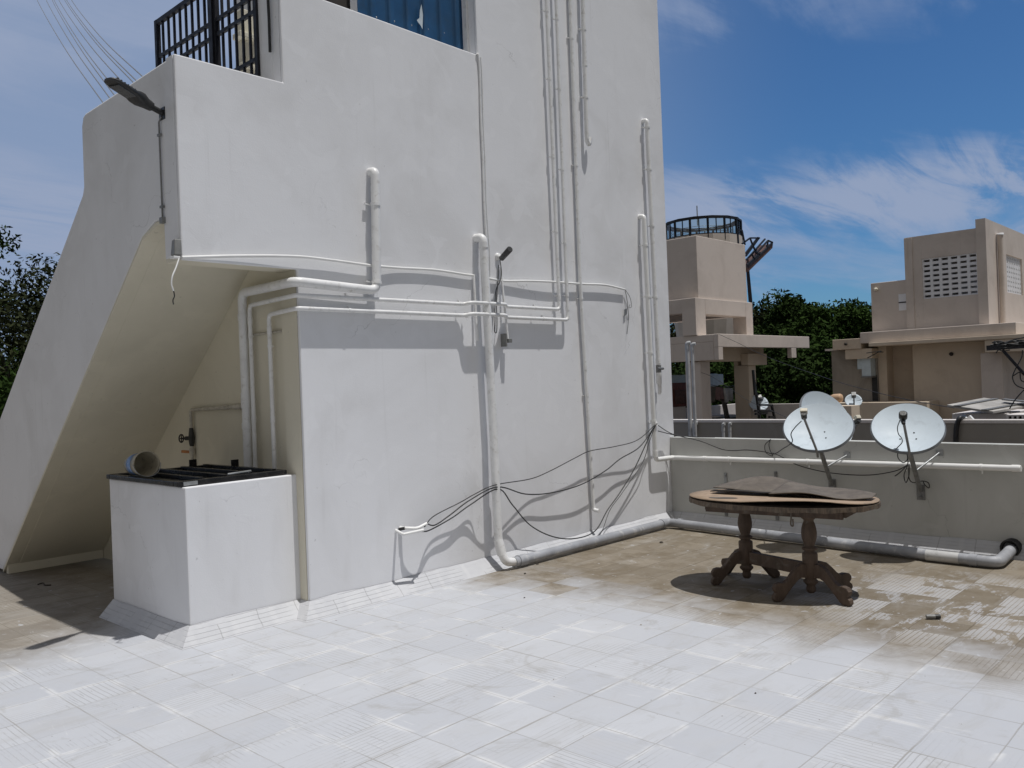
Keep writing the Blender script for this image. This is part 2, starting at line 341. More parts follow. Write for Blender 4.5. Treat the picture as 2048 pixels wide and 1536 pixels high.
    strk2 = t.ramp(t.noise(t.scale(tc, (.45, 1.6, 1)), 3.5, 7, .7, .8), .50, .72, 0, .30); c = t.mix(strk2, c, (.37, .365, .35))
    dirt = t.ramp(t.noise(tc, 2.0, 8, .72, 1.5), .55, .68, 0, .42); c = t.mix(dirt, c, (.32, .31, .29))
    scf = t.ramp(t.noise(t.scale(tc, (1, .3, 1)), 9, 6, .7, 2.0), .62, .70, 0, .35); c = t.mix(scf, c, (.64, .64, .635))
    c = t.mix(speck, c, (.12, .10, .08))
    t.set(b.inputs['Base Color'], c); t.set(b.inputs['Roughness'], t.ramp(n2, .3, .7, .62, .85)); b.inputs['Specular IOR Level'].default_value = .3
    h = t.m('SUBTRACT', t.m('SUBTRACT', t.m('MULTIPLY', t.noise(tc, 40, 4), .12), t.m('MULTIPLY', joint, .5)), t.m('MULTIPLY', groove, .5))
    n = t.bump(h, .5, .004)
    t.set(b.inputs['Normal'], t.bump(t.noise(tc, 3, 4), .15, .02, n)); return m
M['floor'] = floor_mat()
def skirt_mat():
    m, t, b, tc = new_mat('sloped_skirting_tiles'); x, y, z = t.xyz(tc)
    wob = t.m('MULTIPLY', t.noise(tc, 6, 3), .008)
    fz = t.m('FRACT', t.m('DIVIDE', t.m('ADD', z, wob), .026)); line = t.ramp(t.m('ABSOLUTE', t.m('SUBTRACT', fz, .5)), .04, .12, 1, 0)
    line = t.m('MULTIPLY', line, t.ramp(t.noise(tc, 3, 4), .4, .55))
    s = t.m('SUBTRACT', t.m('SUBTRACT', t.m('ADD', x, y), z), t.m('MULTIPLY', t.noise(tc, 9, 3), .03)); fs = t.m('FRACT', t.m('DIVIDE', s, .31))
    smear = t.m('MULTIPLY', t.ramp(t.m('ABSOLUTE', t.m('SUBTRACT', fs, .5)), .03, .10, 1, 0), t.ramp(t.noise(tc, 2.2, 2), .4, .5))
    crack = t.m('MULTIPLY', t.ramp(t.m('ABSOLUTE', t.m('SUBTRACT', t.m('FRACT', t.m('ADD', fs, .37)), .5)), .006, .018, 1, 0), t.ramp(t.noise(tc, 3.7, 2), .45, .5))
    c = t.mix(t.ramp(t.noise(tc, 4, 5, .6, .5), .35, .7), (.51, .515, .53), (.56, .565, .575))
    c = t.mix(t.m('MULTIPLY', smear, .4), c, (.60, .60, .605)); c = t.mix(t.m('MULTIPLY', line, .30), c, (.24, .24, .24)); c = t.mix(t.m('MULTIPLY', crack, .4), c, (.16, .155, .15))
    t.set(b.inputs['Base Color'], c); b.inputs['Roughness'].default_value = .8
    t.set(b.inputs['Normal'], t.bump(t.m('SUBTRACT', t.m('MULTIPLY', t.noise(tc, 14, 5), .5), line), .45, .006)); return m
M['skirt'] = skirt_mat()
# ------------------------------------------------------------------ setting
def PXA(y): return 8.43-.0507*(5.40-y)          # the parapet stands a little off square
FY, SX, PX = 5.40, 3.53, 8.43          # facade plane, side wall plane, parapet inner face
BX0, BY0, BY1, BZ = 2.67, 5.52, 6.76, 1.04
g = MB().box(-600, 700, -600, 700, -9.6, -9.0); tag(obj('ground', g, M['terrain']), kind='structure')
fl = MB().box(-4, PX+.12, -5, 16, -.25, 0.0); tag(obj('roof_terrace_floor', fl, M['floor']), kind='structure')
nf = MB().box(PX+.14, 34, -5, 24, -.5, -.25); tag(obj('neighbour_roof_floor', nf, M['roof']), kind='structure')
# sloped skirting, mitred round the corners
SK = [V((BX0, BY1)), V((BX0, BY0)), V((SX, BY0)), V((SX, FY)), V((PX, FY)), V((PX, -4.5))]
def mitre(path, d):
    out = []
    for i, p in enumerate(path):
        ns = []
        for a, b in ((i-1, i), (i, i+1)):
            if a < 0 or b >= len(path): continue
            e = (path[b]-path[a]).normalized(); ns.append(V((e.y, -e.x)))
        n = ns[0] if len(ns) == 1 else (ns[0]+ns[1])/(1+ns[0].dot(ns[1]))
        out.append(p+n*d)
    return out
sk0, sk1 = mitre(SK, .115), mitre(SK, .004)
def skirting(i, j, parent, h=.115):
    mb = MB(); n = 14
    for k in range(i, j):
        L = (sk0[k+1]-sk0[k]).length; n = max(2, int(L/.25))
        def f(u, v, k=k):
            a = sk0[k].lerp(sk0[k+1], u); b = sk1[k].lerp(sk1[k+1], u); p = a.lerp(b, v)
            e = .006*math.sin(u*37+k*2)*v+.004*math.sin(u*91+k)
            return (p.x, p.y, .001+(h+e*(1 if 0 < u < 1 else 0))*v)
        mb.grid(f, n, 3, False)
    return obj('skirting', mb, M['skirt'], parent)
# ------------------------------------------------------------------ stair tower (the white building)
T = thing('stair_tower', 'white rendered stair tower with cantilevered landing and sloping flight', 'building', (SX, FY, 0))
LX = 2.652
fw = [(SX, -.2), (8.525, -.2), (8.525, 8.2), (5.506, 8.2), (5.506, 4.636), (3.472, 4.636), (3.472, 3.915), (2.652, 3.915), (2.652, 2.552), (SX, 2.552)]
obj('front_wall', MB().prism([(a, FY, c) for a, c in fw], (0, .03, 0)), M['white'], T, .010)
obj('front_parapet', MB().box(LX+.001, 3.471, FY+.031, FY+.12, 2.985, 3.914).box(3.473, 5.505, FY+.031, FY+.13, 3.92, 4.635), M['white'], T)
obj('back_wall', MB().box(SX+.061, 5.505, FY+.031, FY+.12, 0, 3.915).box(5.507, 8.524, FY+.031, FY+.1205, 0, 8.19), M['white'], T)
obj('tower_wall', MB().box(5.507, 8.524, FY+.121, 9.6, -.2, 8.19), M['white'], T)
obj('room_wall', MB().box(SX+.06, 5.50, FY+.121, 9.1, -.2, 3.9), M['white'], T)
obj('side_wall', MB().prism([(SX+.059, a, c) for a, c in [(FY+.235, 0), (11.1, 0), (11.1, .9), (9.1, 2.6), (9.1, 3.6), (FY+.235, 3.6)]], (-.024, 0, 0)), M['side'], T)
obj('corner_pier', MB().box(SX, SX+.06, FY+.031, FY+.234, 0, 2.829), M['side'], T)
obj('gate_pier', MB().box(3.472, 3.70, FY+.131, FY+.31, 3.902, 6.3).box(3.472, 3.60, FY+.002, FY+.13, 4.638, 6.3), M['white'], T, .01)
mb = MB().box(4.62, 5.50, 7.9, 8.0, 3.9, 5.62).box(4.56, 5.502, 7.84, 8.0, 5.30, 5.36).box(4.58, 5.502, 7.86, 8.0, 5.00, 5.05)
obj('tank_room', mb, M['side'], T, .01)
# landing: slab, beam, side parapet
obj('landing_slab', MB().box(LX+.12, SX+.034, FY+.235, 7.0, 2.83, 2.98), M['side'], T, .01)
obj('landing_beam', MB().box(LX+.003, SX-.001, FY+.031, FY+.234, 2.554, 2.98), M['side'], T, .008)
zf = lambda y: 2.83-.82*(y-5.90)
YE = 9.345
e_ = .026
side = [(LX, FY+.031, 2.58), (LX, FY+.24, 2.58), (LX, FY+.245, 2.86), (LX, 5.78, 2.86), (LX, 5.87, 2.83), (LX, 5.99, zf(5.99)+e_), (LX, YE, zf(YE)+e_), (LX, 10.6, zf(YE)+e_), (LX, 10.6, 1.0), (LX, 9.9, 1.0), (LX, 7.02, 3.27), (LX, 6.99, 3.33), (LX, 6.985, 3.80), (LX, 6.95, 3.87), (LX, 6.90, 3.885), (LX, FY+.031, 3.905)]
obj('flight_parapet', MB().prism(side, (.118, 0, 0)), M['white'], T, .012)
st = [(LX+.119, 5.90, 2.83-.0)]; yy, zz_ = 7.0, 2.98
prof = [(5.90, 2.83), (7.0, 2.98)]
ns = 14; dy_, dz_ = .205, .205*.82*1.27
prof = [(5.90, 2.829), (6.16, 2.83+.149)]
y0, z0 = 6.16, 2.979
while z0 > .2:
    z0 -= .168; prof.append((y0, z0)); y0 += .205; prof.append((y0, z0))
prof += [(y0, .0), (YE, 0.0)]
mb = MB().prism([(LX+.119, a, c) for a, c in prof], (SX+.034-(LX+.119), 0, 0))
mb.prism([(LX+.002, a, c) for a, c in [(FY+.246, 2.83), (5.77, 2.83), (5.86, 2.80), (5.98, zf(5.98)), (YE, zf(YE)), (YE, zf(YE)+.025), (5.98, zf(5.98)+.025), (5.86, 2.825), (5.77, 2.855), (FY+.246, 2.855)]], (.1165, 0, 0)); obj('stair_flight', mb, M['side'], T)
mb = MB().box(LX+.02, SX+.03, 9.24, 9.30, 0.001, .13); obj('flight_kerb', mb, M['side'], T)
skirting(2, 4, T)
# gate on the landing
G = thing('railing_gate', 'black double leaf iron gate with vertical bars at the top of the stairs', 'gate', (3.47, 6.4, 2.98))
def gate_leaf(ya, yb, zt, xb):
    leaf = MB()
    for y in (ya, yb): leaf.box(xb-.02, xb+.02, y-.02, y+.02, 3.05, zt)
    leaf.box(xb-.018, xb+.018, ya, yb, zt-.04, zt)
    for z in (4.66, 4.54, 4.18, 4.06, 3.1): leaf.box(xb-.012, xb+.012, ya, yb, z-.014, z+.014)
    fr = obj('leaf_frame', leaf, M['navy'], G); bars = MB(); n = max(3, int((yb-ya)/.098))
    for i in range(1, n):
        y = ya+(yb-ya)*i/n; bars.box(xb-.009, xb+.009, y-.009, y+.009, 3.1, zt-.02)
    obj('bars', bars, M['navy'], fr)
gate_leaf(6.40, 7.36, 4.985, 3.47); gate_leaf(5.72, 6.33, 5.6, 3.47)
obj('post', MB().box(3.435, 3.505, 6.335, 6.395, 2.98, 5.9), M['navy'], G)
tag(obj('stay_rod', MB().tube([on_x(540, 104, 3.45), on_x(538, 40, 3.45), on_x(534, -40, 3.45)], .011, 8), M['black']), 'thin black rod hanging on the side of the gate pier', 'rod')
# blue sheet screen above the roof parapet
B = thing('sheet_screen', 'blue corrugated metal sheet screen behind the sloping parapet top', 'screen', (4.9, 5.5, 4.4))
cr = MB()
def corr(u, v):
    x = 4.30+(5.49-4.30)*u; ph = (x*5.2) % 1.0
    d = .03 if ph < .22 else (.03*(1-(ph-.22)/.10) if ph < .32 else (0 if ph < .9 else .03*(ph-.9)/.10))
    return (x, 5.565-d, 4.3+2.2*v)
cr.grid(corr, 130, 1, False); obj('corrugated_sheet', cr, M['blue'], B, solid=.002)
for i in range(5):
    for z in (4.72, 5.1): obj('fixing_screw', MB().lathe([(0, .012), (.008, .010), (.008, 0)], (4.44+.19*i+.03, 5.545, z+.02*i), (0, -1, 0), 8), M['ltgrey'], B)
obj('dark_panel', MB().box(3.70, 4.302, 5.66, 5.70, 4.2, 6.5), M['brown'], B)
obj('edge_trim', MB().box(5.478, 5.505, 5.50, 5.53, 4.64, 6.5), M['pipe'], B)
pk = [on_y(x, y, 5.532) for x, y in [(843, 9), (846, 30), (845, 58), (841, 50), (836, 44), (834, 40), (839, 36), (840, 20)]]
obj('torn_sticker', MB().prism(pk, (0, .002, 0)), M['sticker'], B)
# ------------------------------------------------------------------ box tank with steel cover
X = thing('masonry_tank', 'low white masonry water tank box beside the stairs', 'tank', (BX0, BY0, 0))
obj('tank_wall', MB().box(BX0, SX+.034, BY0, BY1, 0, BZ), M['white'], X, .008)
skirting(0, 2, X)
C_ = thing('tank_cover', 'black steel frame cover lying on top of the masonry tank', 'cover', (3.08, 6.1, BZ))
cf = MB()
x0, x1, y0_, y1_ = BX0-.03, SX-.05, BY0+.04, BY1-.02
for a in ((x0, x1, y0_, y0_+.06), (x0, x1, y1_-.06, y1_), (x0, x0+.06, y0_+.061, y1_-.061), (x1-.06, x1, y0_+.061, y1_-.061)): cf.box(*a, BZ+.004, BZ+.038)
obj('frame', cf, M['lid'], C_, .005)
lf = MB().box(x0+.061, x1-.061, y0_+.061, y1_-.061, BZ+.016, BZ+.022)
obj('cover_sheet', lf, M['lid'], C_)
for i in range(4):
    xx = x0+.18+i*.19; obj('rib', MB().box(xx, xx+.035, y0_+.062, y1_-.062, BZ+.0225, BZ+.048), M['lid'], C_, .003)
for xx in (3.30, 3.44): obj('hinge_lug', MB().box(xx-.03, xx+.03, y1_-.5 if xx > 3.4 else y1_-.08, (y1_-.5 if xx > 3.4 else y1_-.08)+.012, BZ+.036, BZ+.095), M['lid'], C_)
obj('hasp', MB().tube([(3.02, y0_+.03, BZ+.05), (3.2, y0_+.03, BZ+.056), (3.2, y0_+.05, BZ+.042)], .008, 8), M['ltgrey'], C_); obj('latch_plate', MB().box(2.68, 2.78, y0_-.004, y0_, BZ+.008, BZ+.034), M['ltgrey'], C_)
# bucket lying on its side on the cover
bo = V((2.745, 6.34, BZ+.122)); bax = V((-.05, -.99, .07)).normalized()
K = thing('paint_bucket', 'empty cream paint bucket with blue label lying on its side', 'bucket', bo)
o_ = bo-bax*.15
prof = [(.0, .004), (.070, .004), (.076, .0), (.091, .22), (.097, .22), (.097, .240), (.089, .240), (.087, .215), (.070, .012), (0, .012)]
obj('bucket_body', MB().lathe(prof, o_, bax, 36), M['bucket'], K)
obj('printed_label', MB().lathe([(.0805, .05), (.0878, .15)], o_, bax, 36), M['bucketblue'], K)
hp = []; e1 = bax.cross(V((0, 0, 1))).normalized(); e2 = e1.cross(bax)
for i in range(13):
    a = math.pi*i/12; hp.append(o_+bax*(.245+.02*math.sin(a))+e1*(.100*math.cos(a))-e2*(.100*math.sin(a))*.55-e2*.04*math.sin(a))
obj('wire_handle', MB().tube(hp, .003, 6), M['ltgrey'], K)
# ------------------------------------------------------------------ pipes on the walls
def pipe(name, label, pts, r, mat, rad=.07, clips=(), couplings=(), seg=14, group=None, cat='pipe', ends=True):
    """clips: (point, wall normal); couplings: (point, direction)"""
    P = rounded(pts, rad, 6); o = obj(name, MB().tube(P, r, seg), mat, loc=V(pts[0])); tag(o, label, cat, group)
    for p, nrm in clips:
        p, nrm = V(p), V(nrm).normalized(); a = V((0, 0, 1)) if abs(nrm.z) < .5 else V((1, 0, 0))
        mb = MB(); d = (pipe_dir(P, p)); mb.tube([p-d*.011, p+d*.011], r*1.16, 14); mb.bar(p-nrm*(r+.004), p+d.cross(nrm)*(r*2.2)-nrm*(r+.004), .02, .008, d)
        obj('clip', mb, mat, o)
    for p, h in couplings:
        d = pipe_dir(P, V(p)); obj('coupling', MB().tube([V(p)-d*h/2, V(p)+d*h/2], r*1.13, 18), mat, o)
    return o
def pipe_dir(P, p):
    best = min(range(len(P)-1), key=lambda i: ((P[i]+P[i+1])/2-p).length if (P[i+1]-P[i]).length < .2 else min(((P[i].lerp(P[i+1], t))-p).length for t in (0, .25, .5, .75, 1)))
    return (P[best+1]-P[best]).normalized()
def F(x, y, off): return on_y(x, y, FY-off)
def S(x, y, off): return on_x(x, y, SX+.034-off)
N_ = (0, -1, 0); NS = (-1, 0, 0)
def lerp(a, b, t): return V(a).lerp(V(b), t)
# big waste pipe turning round the corner
rA = .036; oA = .062
a0, a1 = F(750, 342, oA), F(753, 568, oA); corner = V((SX-oA, FY-oA, F(610, 567, oA).z+.01)); s1 = S(484, 590, oA); s2 = S(492, 940, oA)
a1 = V((a1.x, a1.y, corner.z-.028)); s1.z = corner.z+.0
pipe('waste_pipe', 'white waste pipe dropping from the middle of the front wall and turning round the corner', [V((a0.x-.0, FY+.02, a0.z)), a0, a1, corner, V((s1.x, s1.y, s1.z)), V((s1.x, s1.y, BZ-.02))], rA, M['pipe'], .075,
     clips=[(lerp(a0, a1, .28), N_), (lerp(a0, a1, .93), N_)], couplings=[(V((s1.x, s1.y, 2.26)), .05), (V((s1.x, s1.y, 1.60)), .12), (V((s1.x, s1.y, 1.40)), .05)])
# two thin supply pipes
def supply(name, label, top, bend, sidebend, off, r, nclip, cl):
    t0, b0 = F(*top, off), F(*bend, off); c = V((SX-off, FY-off, F(604, cl, off).z)); sb = S(*sidebend, off)
    hump = F(975, cl+10 if False else 0, off)
    zb = b0.z
    hx0, hx1 = F(935, 605, off).x, F(1003, 610, off).x
    zz1 = lambda x: zb+(c.z-zb)*(b0.x-x)/(b0.x-c.x)
    pts = [t0, b0, V((hx1+.05, b0.y, zz1(hx1+.05))), V((hx1, b0.y-.055, zz1(hx1)+.012)), V((hx0, b0.y-.055, zz1(hx0)+.012)), V((hx0-.05, b0.y, zz1(hx0-.05))), c, V((sb.x, sb.y, c.z-.01)), V((sb.x, sb.y, BZ-.01))]
    cls = [(lerp(t0, b0, q), N_) for q in nclip]+[(lerp(b0, c, q), N_) for q in (.12, .45, .85)]+[(V((sb.x, sb.y, c.z-.25)), NS)]
    cp = [(V((sb.x, sb.y, c.z-.13)), .05), (V((sb.x, sb.y, 1.45)), .05), (V((b0.x, b0.y, b0.z+.12)), .05)]
    return pipe(name, label, pts, r, M['pipe'], .045, cls, cp, 12)
supply('water_pipe', 'upper of the two thin white pipes crossing the front wall', (1090, -60), (1119, 619), (499, 615), .052, .017, (.12, .32, .55, .77, .96), 591)
supply('water_pipe', 'lower of the two thin white pipes crossing the front wall', (1110, -60), (1136, 640), (538, 640), .052, .017, (.14, .34, .57, .78, .93), 617)
# thick soil pipe to the floor and along the base to the drain hole
rB = .038; ob = .085
b0 = F(966, 474, ob); b1 = V((5.50, FY-.165, .075)); b0b = F(973, 560, ob)
bz = [V((b0.x-.01, FY+.02, b0.z)), b0, F(985, 820, ob), F(997, 1085, .11)]
cornerB = V((8.02, FY-.20, .060)); pe = on_z(1985, 1132, .06); ph = V((PX+.05, 1.62, .07))
pipe('soil_pipe', 'thick white soil pipe standing on the front wall', bz[:4]+[V((bz[3].x+.02, FY-.165, .075)), V((bz[3].x+.14, FY-.175, .062))], .038, M['pipe'], .08,
     clips=[], couplings=[(lerp(bz[3], V((bz[3].x+.02, FY-.165, .075)), .25), .14), (F(967, 490, ob), .05), (F(992, 980, ob), .05)], seg=20)
pe = V((7.60, 1.86, .058))
pipe('drain_pipe', 'grey drain pipe lying along the foot of the wall and parapet', [V((bz[3].x+.12, FY-.175, .060)), cornerB, V((7.70, 2.2, .055)), V((7.69, 1.87, .055)), V((8.25, 1.89, .075)), V((8.42, 1.90, .075))], .046, M['gpipe'], .09,
     couplings=[(V((bz[3].x+.22, FY-.177, .060)), .10), (cornerB+V((-.12, 0, 0)), .05), (cornerB+V((-.0, -.16, 0)), .05), (V((7.695, 2.05, .055)), .06)], seg=20)
obj('painted_sleeve', MB().tube([V((7.698, 2.16, .055)), V((7.703, 2.42, .055))], .0475, 20), M['palepipe'], bpy.data.objects['drain_pipe'])
# long thin pipe in the middle right
c0, c1, c2 = F(1138, -60, .03), F(1160, 560, .03), F(1187, 1020, .03)
pipe('conduit_pipe', 'long thin white pipe ending in an elbow above the skirting', [c0, c1, c2, c2+V((.0, -.07, -.005))], .02, M['pipe'], .03,
     clips=[(lerp(c0, c1, .22), N_), (lerp(c0, c1, .63), N_), (lerp(c1, c2, .08), N_), (lerp(c1, c2, .5), N_)], couplings=[(lerp(c1, c2, .38), .05)], seg=12)
d0, d1 = F(1164, -60, .05), F(1174, 280, .05)
pipe('overflow_pipe', 'short white pipe high on the wall with an upturned end', [d0, d1, d1+V((.03, -.0, -.05)), d1+V((.055, -.0, .03))], .024, M['pipe'], .03,
     clips=[(lerp(d0, d1, .35), N_), (lerp(d0, d1, .75), N_)], couplings=[(lerp(d0, d1, .55), .06)], seg=12)
# two pipes near the right edge
e0, e1_ = F(1294, 240, .06), F(1317, 732, .06)
pipe('vent_pipe', 'white pipe with bent top near the tower edge ending at a valve', [V((e0.x, FY+.02, e0.z)), e0, e1_], .026, M['pipe'], .05,
     clips=[(lerp(e0, e1_, q), N_) for q in (.03, .2, .43, .72)], couplings=[(lerp(e0, e1_, .98), .05)], seg=14)
vv = thing('gate_valve', 'small grey valve with white taper below the vent pipe', 'valve', e1_)
obj('valve_body', MB().tube([e1_+V((0, 0, .01)), e1_-V((0, 0, .075))], .030, 14).tube([e1_+V((-.05, -.02, -.03)), e1_+V((.06, -.02, -.03))], .015, 10), M['arm'], vv)
obj('outlet', MB().tube([e1_-V((0, 0, .076)), e1_-V((0, 0, .20)), e1_-V((-.005, 0, .205)), e1_-V((-.01, 0, .32))], [.032, .030, .022, .020], 14), M['pipe'], vv)
f0, f1 = F(1288, 432, .065), F(1311, 917, .065); f1.z = .745
pl_end = V((PXA(1.79)-.055, 1.79, .770))
pipe('wall_pipe', 'white pipe down the tower edge and along the parapet', [V((f0.x, FY+.02, f0.z)), f0, f1, V((PX-.055, FY-.065, .738)), pl_end], .027, M['pipew'], .05,
     clips=[(lerp(f0, f1, q), N_) for q in (.12, .33, .56, .84)]+[(V((PXA(y)-.055, y, .738+.032*(5.33-y)/3.53)), NS) for y in (4.6, 3.7, 2.75, 2.1)], couplings=[(lerp(f0, f1, .975), .07), (V((PXA(4.9)-.055, 4.9, .742)), .05), (V((PXA(1.83)-.055, 1.83, .770)), .06)], seg=14)
# tap branch on the side wall under the stair
tA = S(485, 812, .03); tB = S(381, 820, .03); tC = S(388, 935, .03); tA.y -= .06
Tt = thing('tap_pipe', 'old iron branch pipe with stopcocks on the wall under the stairs', 'pipe', tB)
obj('pipe_run', MB().tube(rounded([tA, tB, V((tB.x, tB.y-.0, BZ))], .03), .015, 12), M['oldpipe'], Tt)
obj('union', MB().tube([lerp(tA, tB, .02), lerp(tA, tB, .18)], .024, 12), M['oldpipe'], Tt); obj('union', MB().tube([lerp(tA, tB, .3), lerp(tA, tB, .42)], .019, 12), M['oldpipe'], Tt)
zv = 1.285; pv = V((tB.x, tB.y, zv))
obj('valve_body', MB().tube([pv+V((0, 0, .09)), pv+V((0, 0, .05)), pv, pv-V((0, 0, .05)), pv-V((0, 0, .07))], [.017, .022, .027, .022, .017], 14), M['darkiron'], Tt)
wd = V((-.45, .75, 0)).normalized()
wh = obj('wheel_spindle', MB().tube([pv, pv+wd*.06, pv+wd*.065, pv+wd*.10], [.018, .018, .008, .008], 10), M['darkiron'], Tt)
wc = pv+wd*.10; e1 = wd.cross(V((0, 0, 1))).normalized(); ring = [wc+e1*.034*math.cos(a)+V((0, 0, .034*math.sin(a))) for a in [2*math.pi*i/20 for i in range(20)]]
obj('hand_wheel', MB().tube(ring, .006, 8, closed=True).bar(wc-e1*.034, wc+e1*.034, .007).bar(wc-V((0, 0, .034)), wc+V((0, 0, .034)), .007), M['darkiron'], wh)
pq = V((tB.x, tB.y, 1.165))
obj('ball_valve', MB().tube([pq+V((0, 0, .035)), pq+V((0, 0, .02)), pq-V((0, 0, .02)), pq-V((0, 0, .035))], [.018, .024, .024, .018], 14), M['oldpipe'], Tt)
obj('lever', MB().bar(pq+wd*.02, pq+wd*.10+V((0, 0, .006)), .022, .024), M['orange'], Tt, .003)
# thin conduit square on the side wall
q0, q1, q2 = S(563, 560, .012), S(563, 662, .012), S(492, 686, .012)
q1.y = q0.y; q2.z = q1.z-.0
tag(obj('side_conduit', MB().tube(rounded([V((q0.x, q0.y, 2.52)), V((q0.x, q0.y, q1.z)), V((q0.x, q2.y, q1.z))], .01, 3), .009, 8), M['oldpipe']), 'thin square-cornered conduit beside the pipes on the shaded side wall', 'conduit')
# ------------------------------------------------------------------ cables and conduits on the facade
def cable(name, label, pts, r, mat, cat='cable', n=7, group=None):
    o = obj(name, MB().tube(smooth_path(pts, n), r, 8), mat, loc=V(pts[0])); return tag(o, label, cat, group)
k1 = [F(x, y, d) for x, y, d in [(364, 515, .012), (480, 512, .02), (590, 513, .03), (660, 520, .03), (742, 531, .03), (800, 536, .02), (870, 540, .02), (930, 549, .02), (949, 551, .02)]]
cable('slack_conduit', 'slack white conduit along the lower edge of the landing wall', k1, .011, M['pipew'], 'conduit')
k2 = [F(x, y, d) for x, y, d in [(977, 557, .02), (1010, 562, .02), (1060, 562, .03), (1110, 564, .035), (1165, 568, .03), (1210, 570, .03), (1250, 579, .025)]]
cable('slack_conduit', 'slack white conduit between the soil pipe and its loose right end', k2, .011, M['pipew'], 'conduit')
st_ = [F(947, 549, .02), F(950, 600, .03), F(954, 676, .04)]
tag(obj('pipe_stub', MB().tube(st_, .012, 10).tube([F(953, 655, .04), F(955, 682, .05)], .016, 10), M['pipe']), 'short white conduit stub hanging beside the thick soil pipe', 'conduit')
k3 = [F(x, y, d) for x, y, d in [(952, 108, .004), (957, 113, .012), (960, 160, .012), (962, 240, .014), (966, 330, .014), (968, 400, .016), (971, 455, .016), (975, 510, .014), (976, 560, .014)]]
cable('riser_cable', 'twin white cable running straight down the wall from the parapet end', k3, .010, M['pipe'])
k3b = [p+V((.028, .0, 0)) for p in k3[1:]]
cable('riser_cable', 'thinner right strand of the pair descending from the parapet end', k3b, .006, M['pipe'])
# torn end with dangling wires
cable('loose_wire', 'thin dark wire dangling from the loose conduit end', [F(1250, 580, .02), F(1254, 600, .02), F(1257, 635, .02), F(1254, 668, .015)], .0035, M['arm'], 'wire')
cable('loose_wire', 'thin dark wire curling out of the loose conduit end', [F(1251, 580, .02), F(1260, 595, .03), F(1263, 613, .03), F(1258, 615, .03), F(1260, 609, .03)], .003, M['arm'], 'wire')
tag(obj('wire_tag', MB().prism([F(1249, 619, .02), F(1254, 617, .02), F(1254, 628, .02), F(1249, 633, .02)], (0, .004, 0)), M['arm']), 'small dark flap clipped to the dangling wire', 'tag')
# CCTV camera
cc_ = F(1003, 512, .05); E_ = thing('security_camera', 'dark cylindrical security camera on a white wall bracket', 'camera', V((cc_.x, FY, cc_.z)))
ca, cb = F(1003, 517, .10), F(1020, 498, .26)
obj('camera_body', MB().tube([ca, lerp(ca, cb, .02), lerp(ca, cb, .98), cb], [.018, .026, .028, .024], 20), M['lamp'], E_)
obj('bracket', MB().lathe([(0, .02), (.03, .02), (.034, .0)], (cc_.x, FY, cc_.z), (0, -1, 0), 18).tube([V((cc_.x, FY-.02, cc_.z)), V((cc_.x, FY-.07, cc_.z-.01)), ca], .012, 10), M['pipe'], E_)
cable('camera_lead', 'thin black lead looping down from the security camera', [F(1000, 520, .03), F(1003, 545, .04), F(1000, 562, .04), F(992, 580, .03), F(990, 610, .03), F(990, 640, .03), F(989, 662, .03), F(993, 664, .03), F(994, 640, .02), F(993, 600, .02), F(996, 560, .02), F(997, 530, .02)], .004, M['black'])
rp0, rp1 = F(1001, 535, .015), F(1016, 680, .06)
R_ = thing('stay_bracket', 'leaning grey rod fixed to a small dark bracket on the front wall', 'bracket', V((rp1.x, FY, rp1.z)))
obj('rod', MB().tube([rp0, rp1], .011, 10), M['pipe'], R_)
obj('base_bracket', MB().box(rp1.x-.035, rp1.x-.022, FY-.07, FY, rp1.z-.06, rp1.z+.06).box(rp1.x-.02, rp1.x+.025, FY-.09, FY-.03, rp1.z-.025, rp1.z+.01), M['grey'], R_, .003)
# L-shaped conduit ends with black cables
L_ = thing('conduit_stub', 'white elbow conduits sticking out of the wall above the skirting', 'conduit', V((4.36, FY, .49)))
z_ = .49
obj('lower_elbow', MB().tube(rounded([V((4.36, FY+.01, z_+.02)), V((4.335, FY-.12, z_)), V((4.52, FY-.15, z_+.01))], .015, 4), .012, 10), M['pipew'], L_)
obj('upper_elbow', MB().tube(rounded([V((4.40, FY+.01, z_+.03)), V((4.43, FY-.08, z_+.03)), V((4.50, FY-.10, z_+.02)), V((4.585, FY-.12, z_+.05))], .03, 4), .014, 10), M['pipew'], L_)
obj('black_gland', MB().tube([V((4.39, FY, z_+.022)), V((4.41, FY-.05, z_+.032))], .013, 10), M['black'], L_)
hang = F(1312, 848, .09)
cable('signal_cable', 'upper black cable looping from the wall conduits up to the tower edge', [V((4.55, FY-.13, z_+.03)), F(868, 1032, .06), F(920, 1005, .06), F(950, 988, .06), F(990, 970, .13), F(1060, 958, .06), F(1100, 942, .06), F(1150, 916, .07), F(1180, 902, .07), F(1230, 893, .07), F(1275, 880, .08), hang], .0045, M['black'])
cable('signal_cable', 'middle black cable sagging between the soil pipe and the tower edge', [V((4.58, FY-.12, z_+.05)), F(870, 1050, .06), F(900, 1030, .06), F(940, 1000, .06), F(995, 974, .13), F(1050, 988, .06), F(1100, 986, .06), F(1160, 970, .07), F(1210, 942, .07), F(1240, 918, .07), F(1280, 893, .08), hang], .0058, M['black'])
cable('signal_cable', 'lowest black cable sagging almost to the skirting', [V((4.50, FY-.14, z_)), F(860, 1060, .06), F(905, 1035, .06), F(940, 1010, .06), F(996, 978, .13), F(1025, 1010, .07), F(1060, 1050, .08), F(1105, 1073, .12), F(1150, 1077, .15), F(1190, 1062, .10), F(1215, 1020, .07), F(1240, 985, .07), F(1270, 935, .07), F(1300, 870, .08), hang], .0058, M['black'])
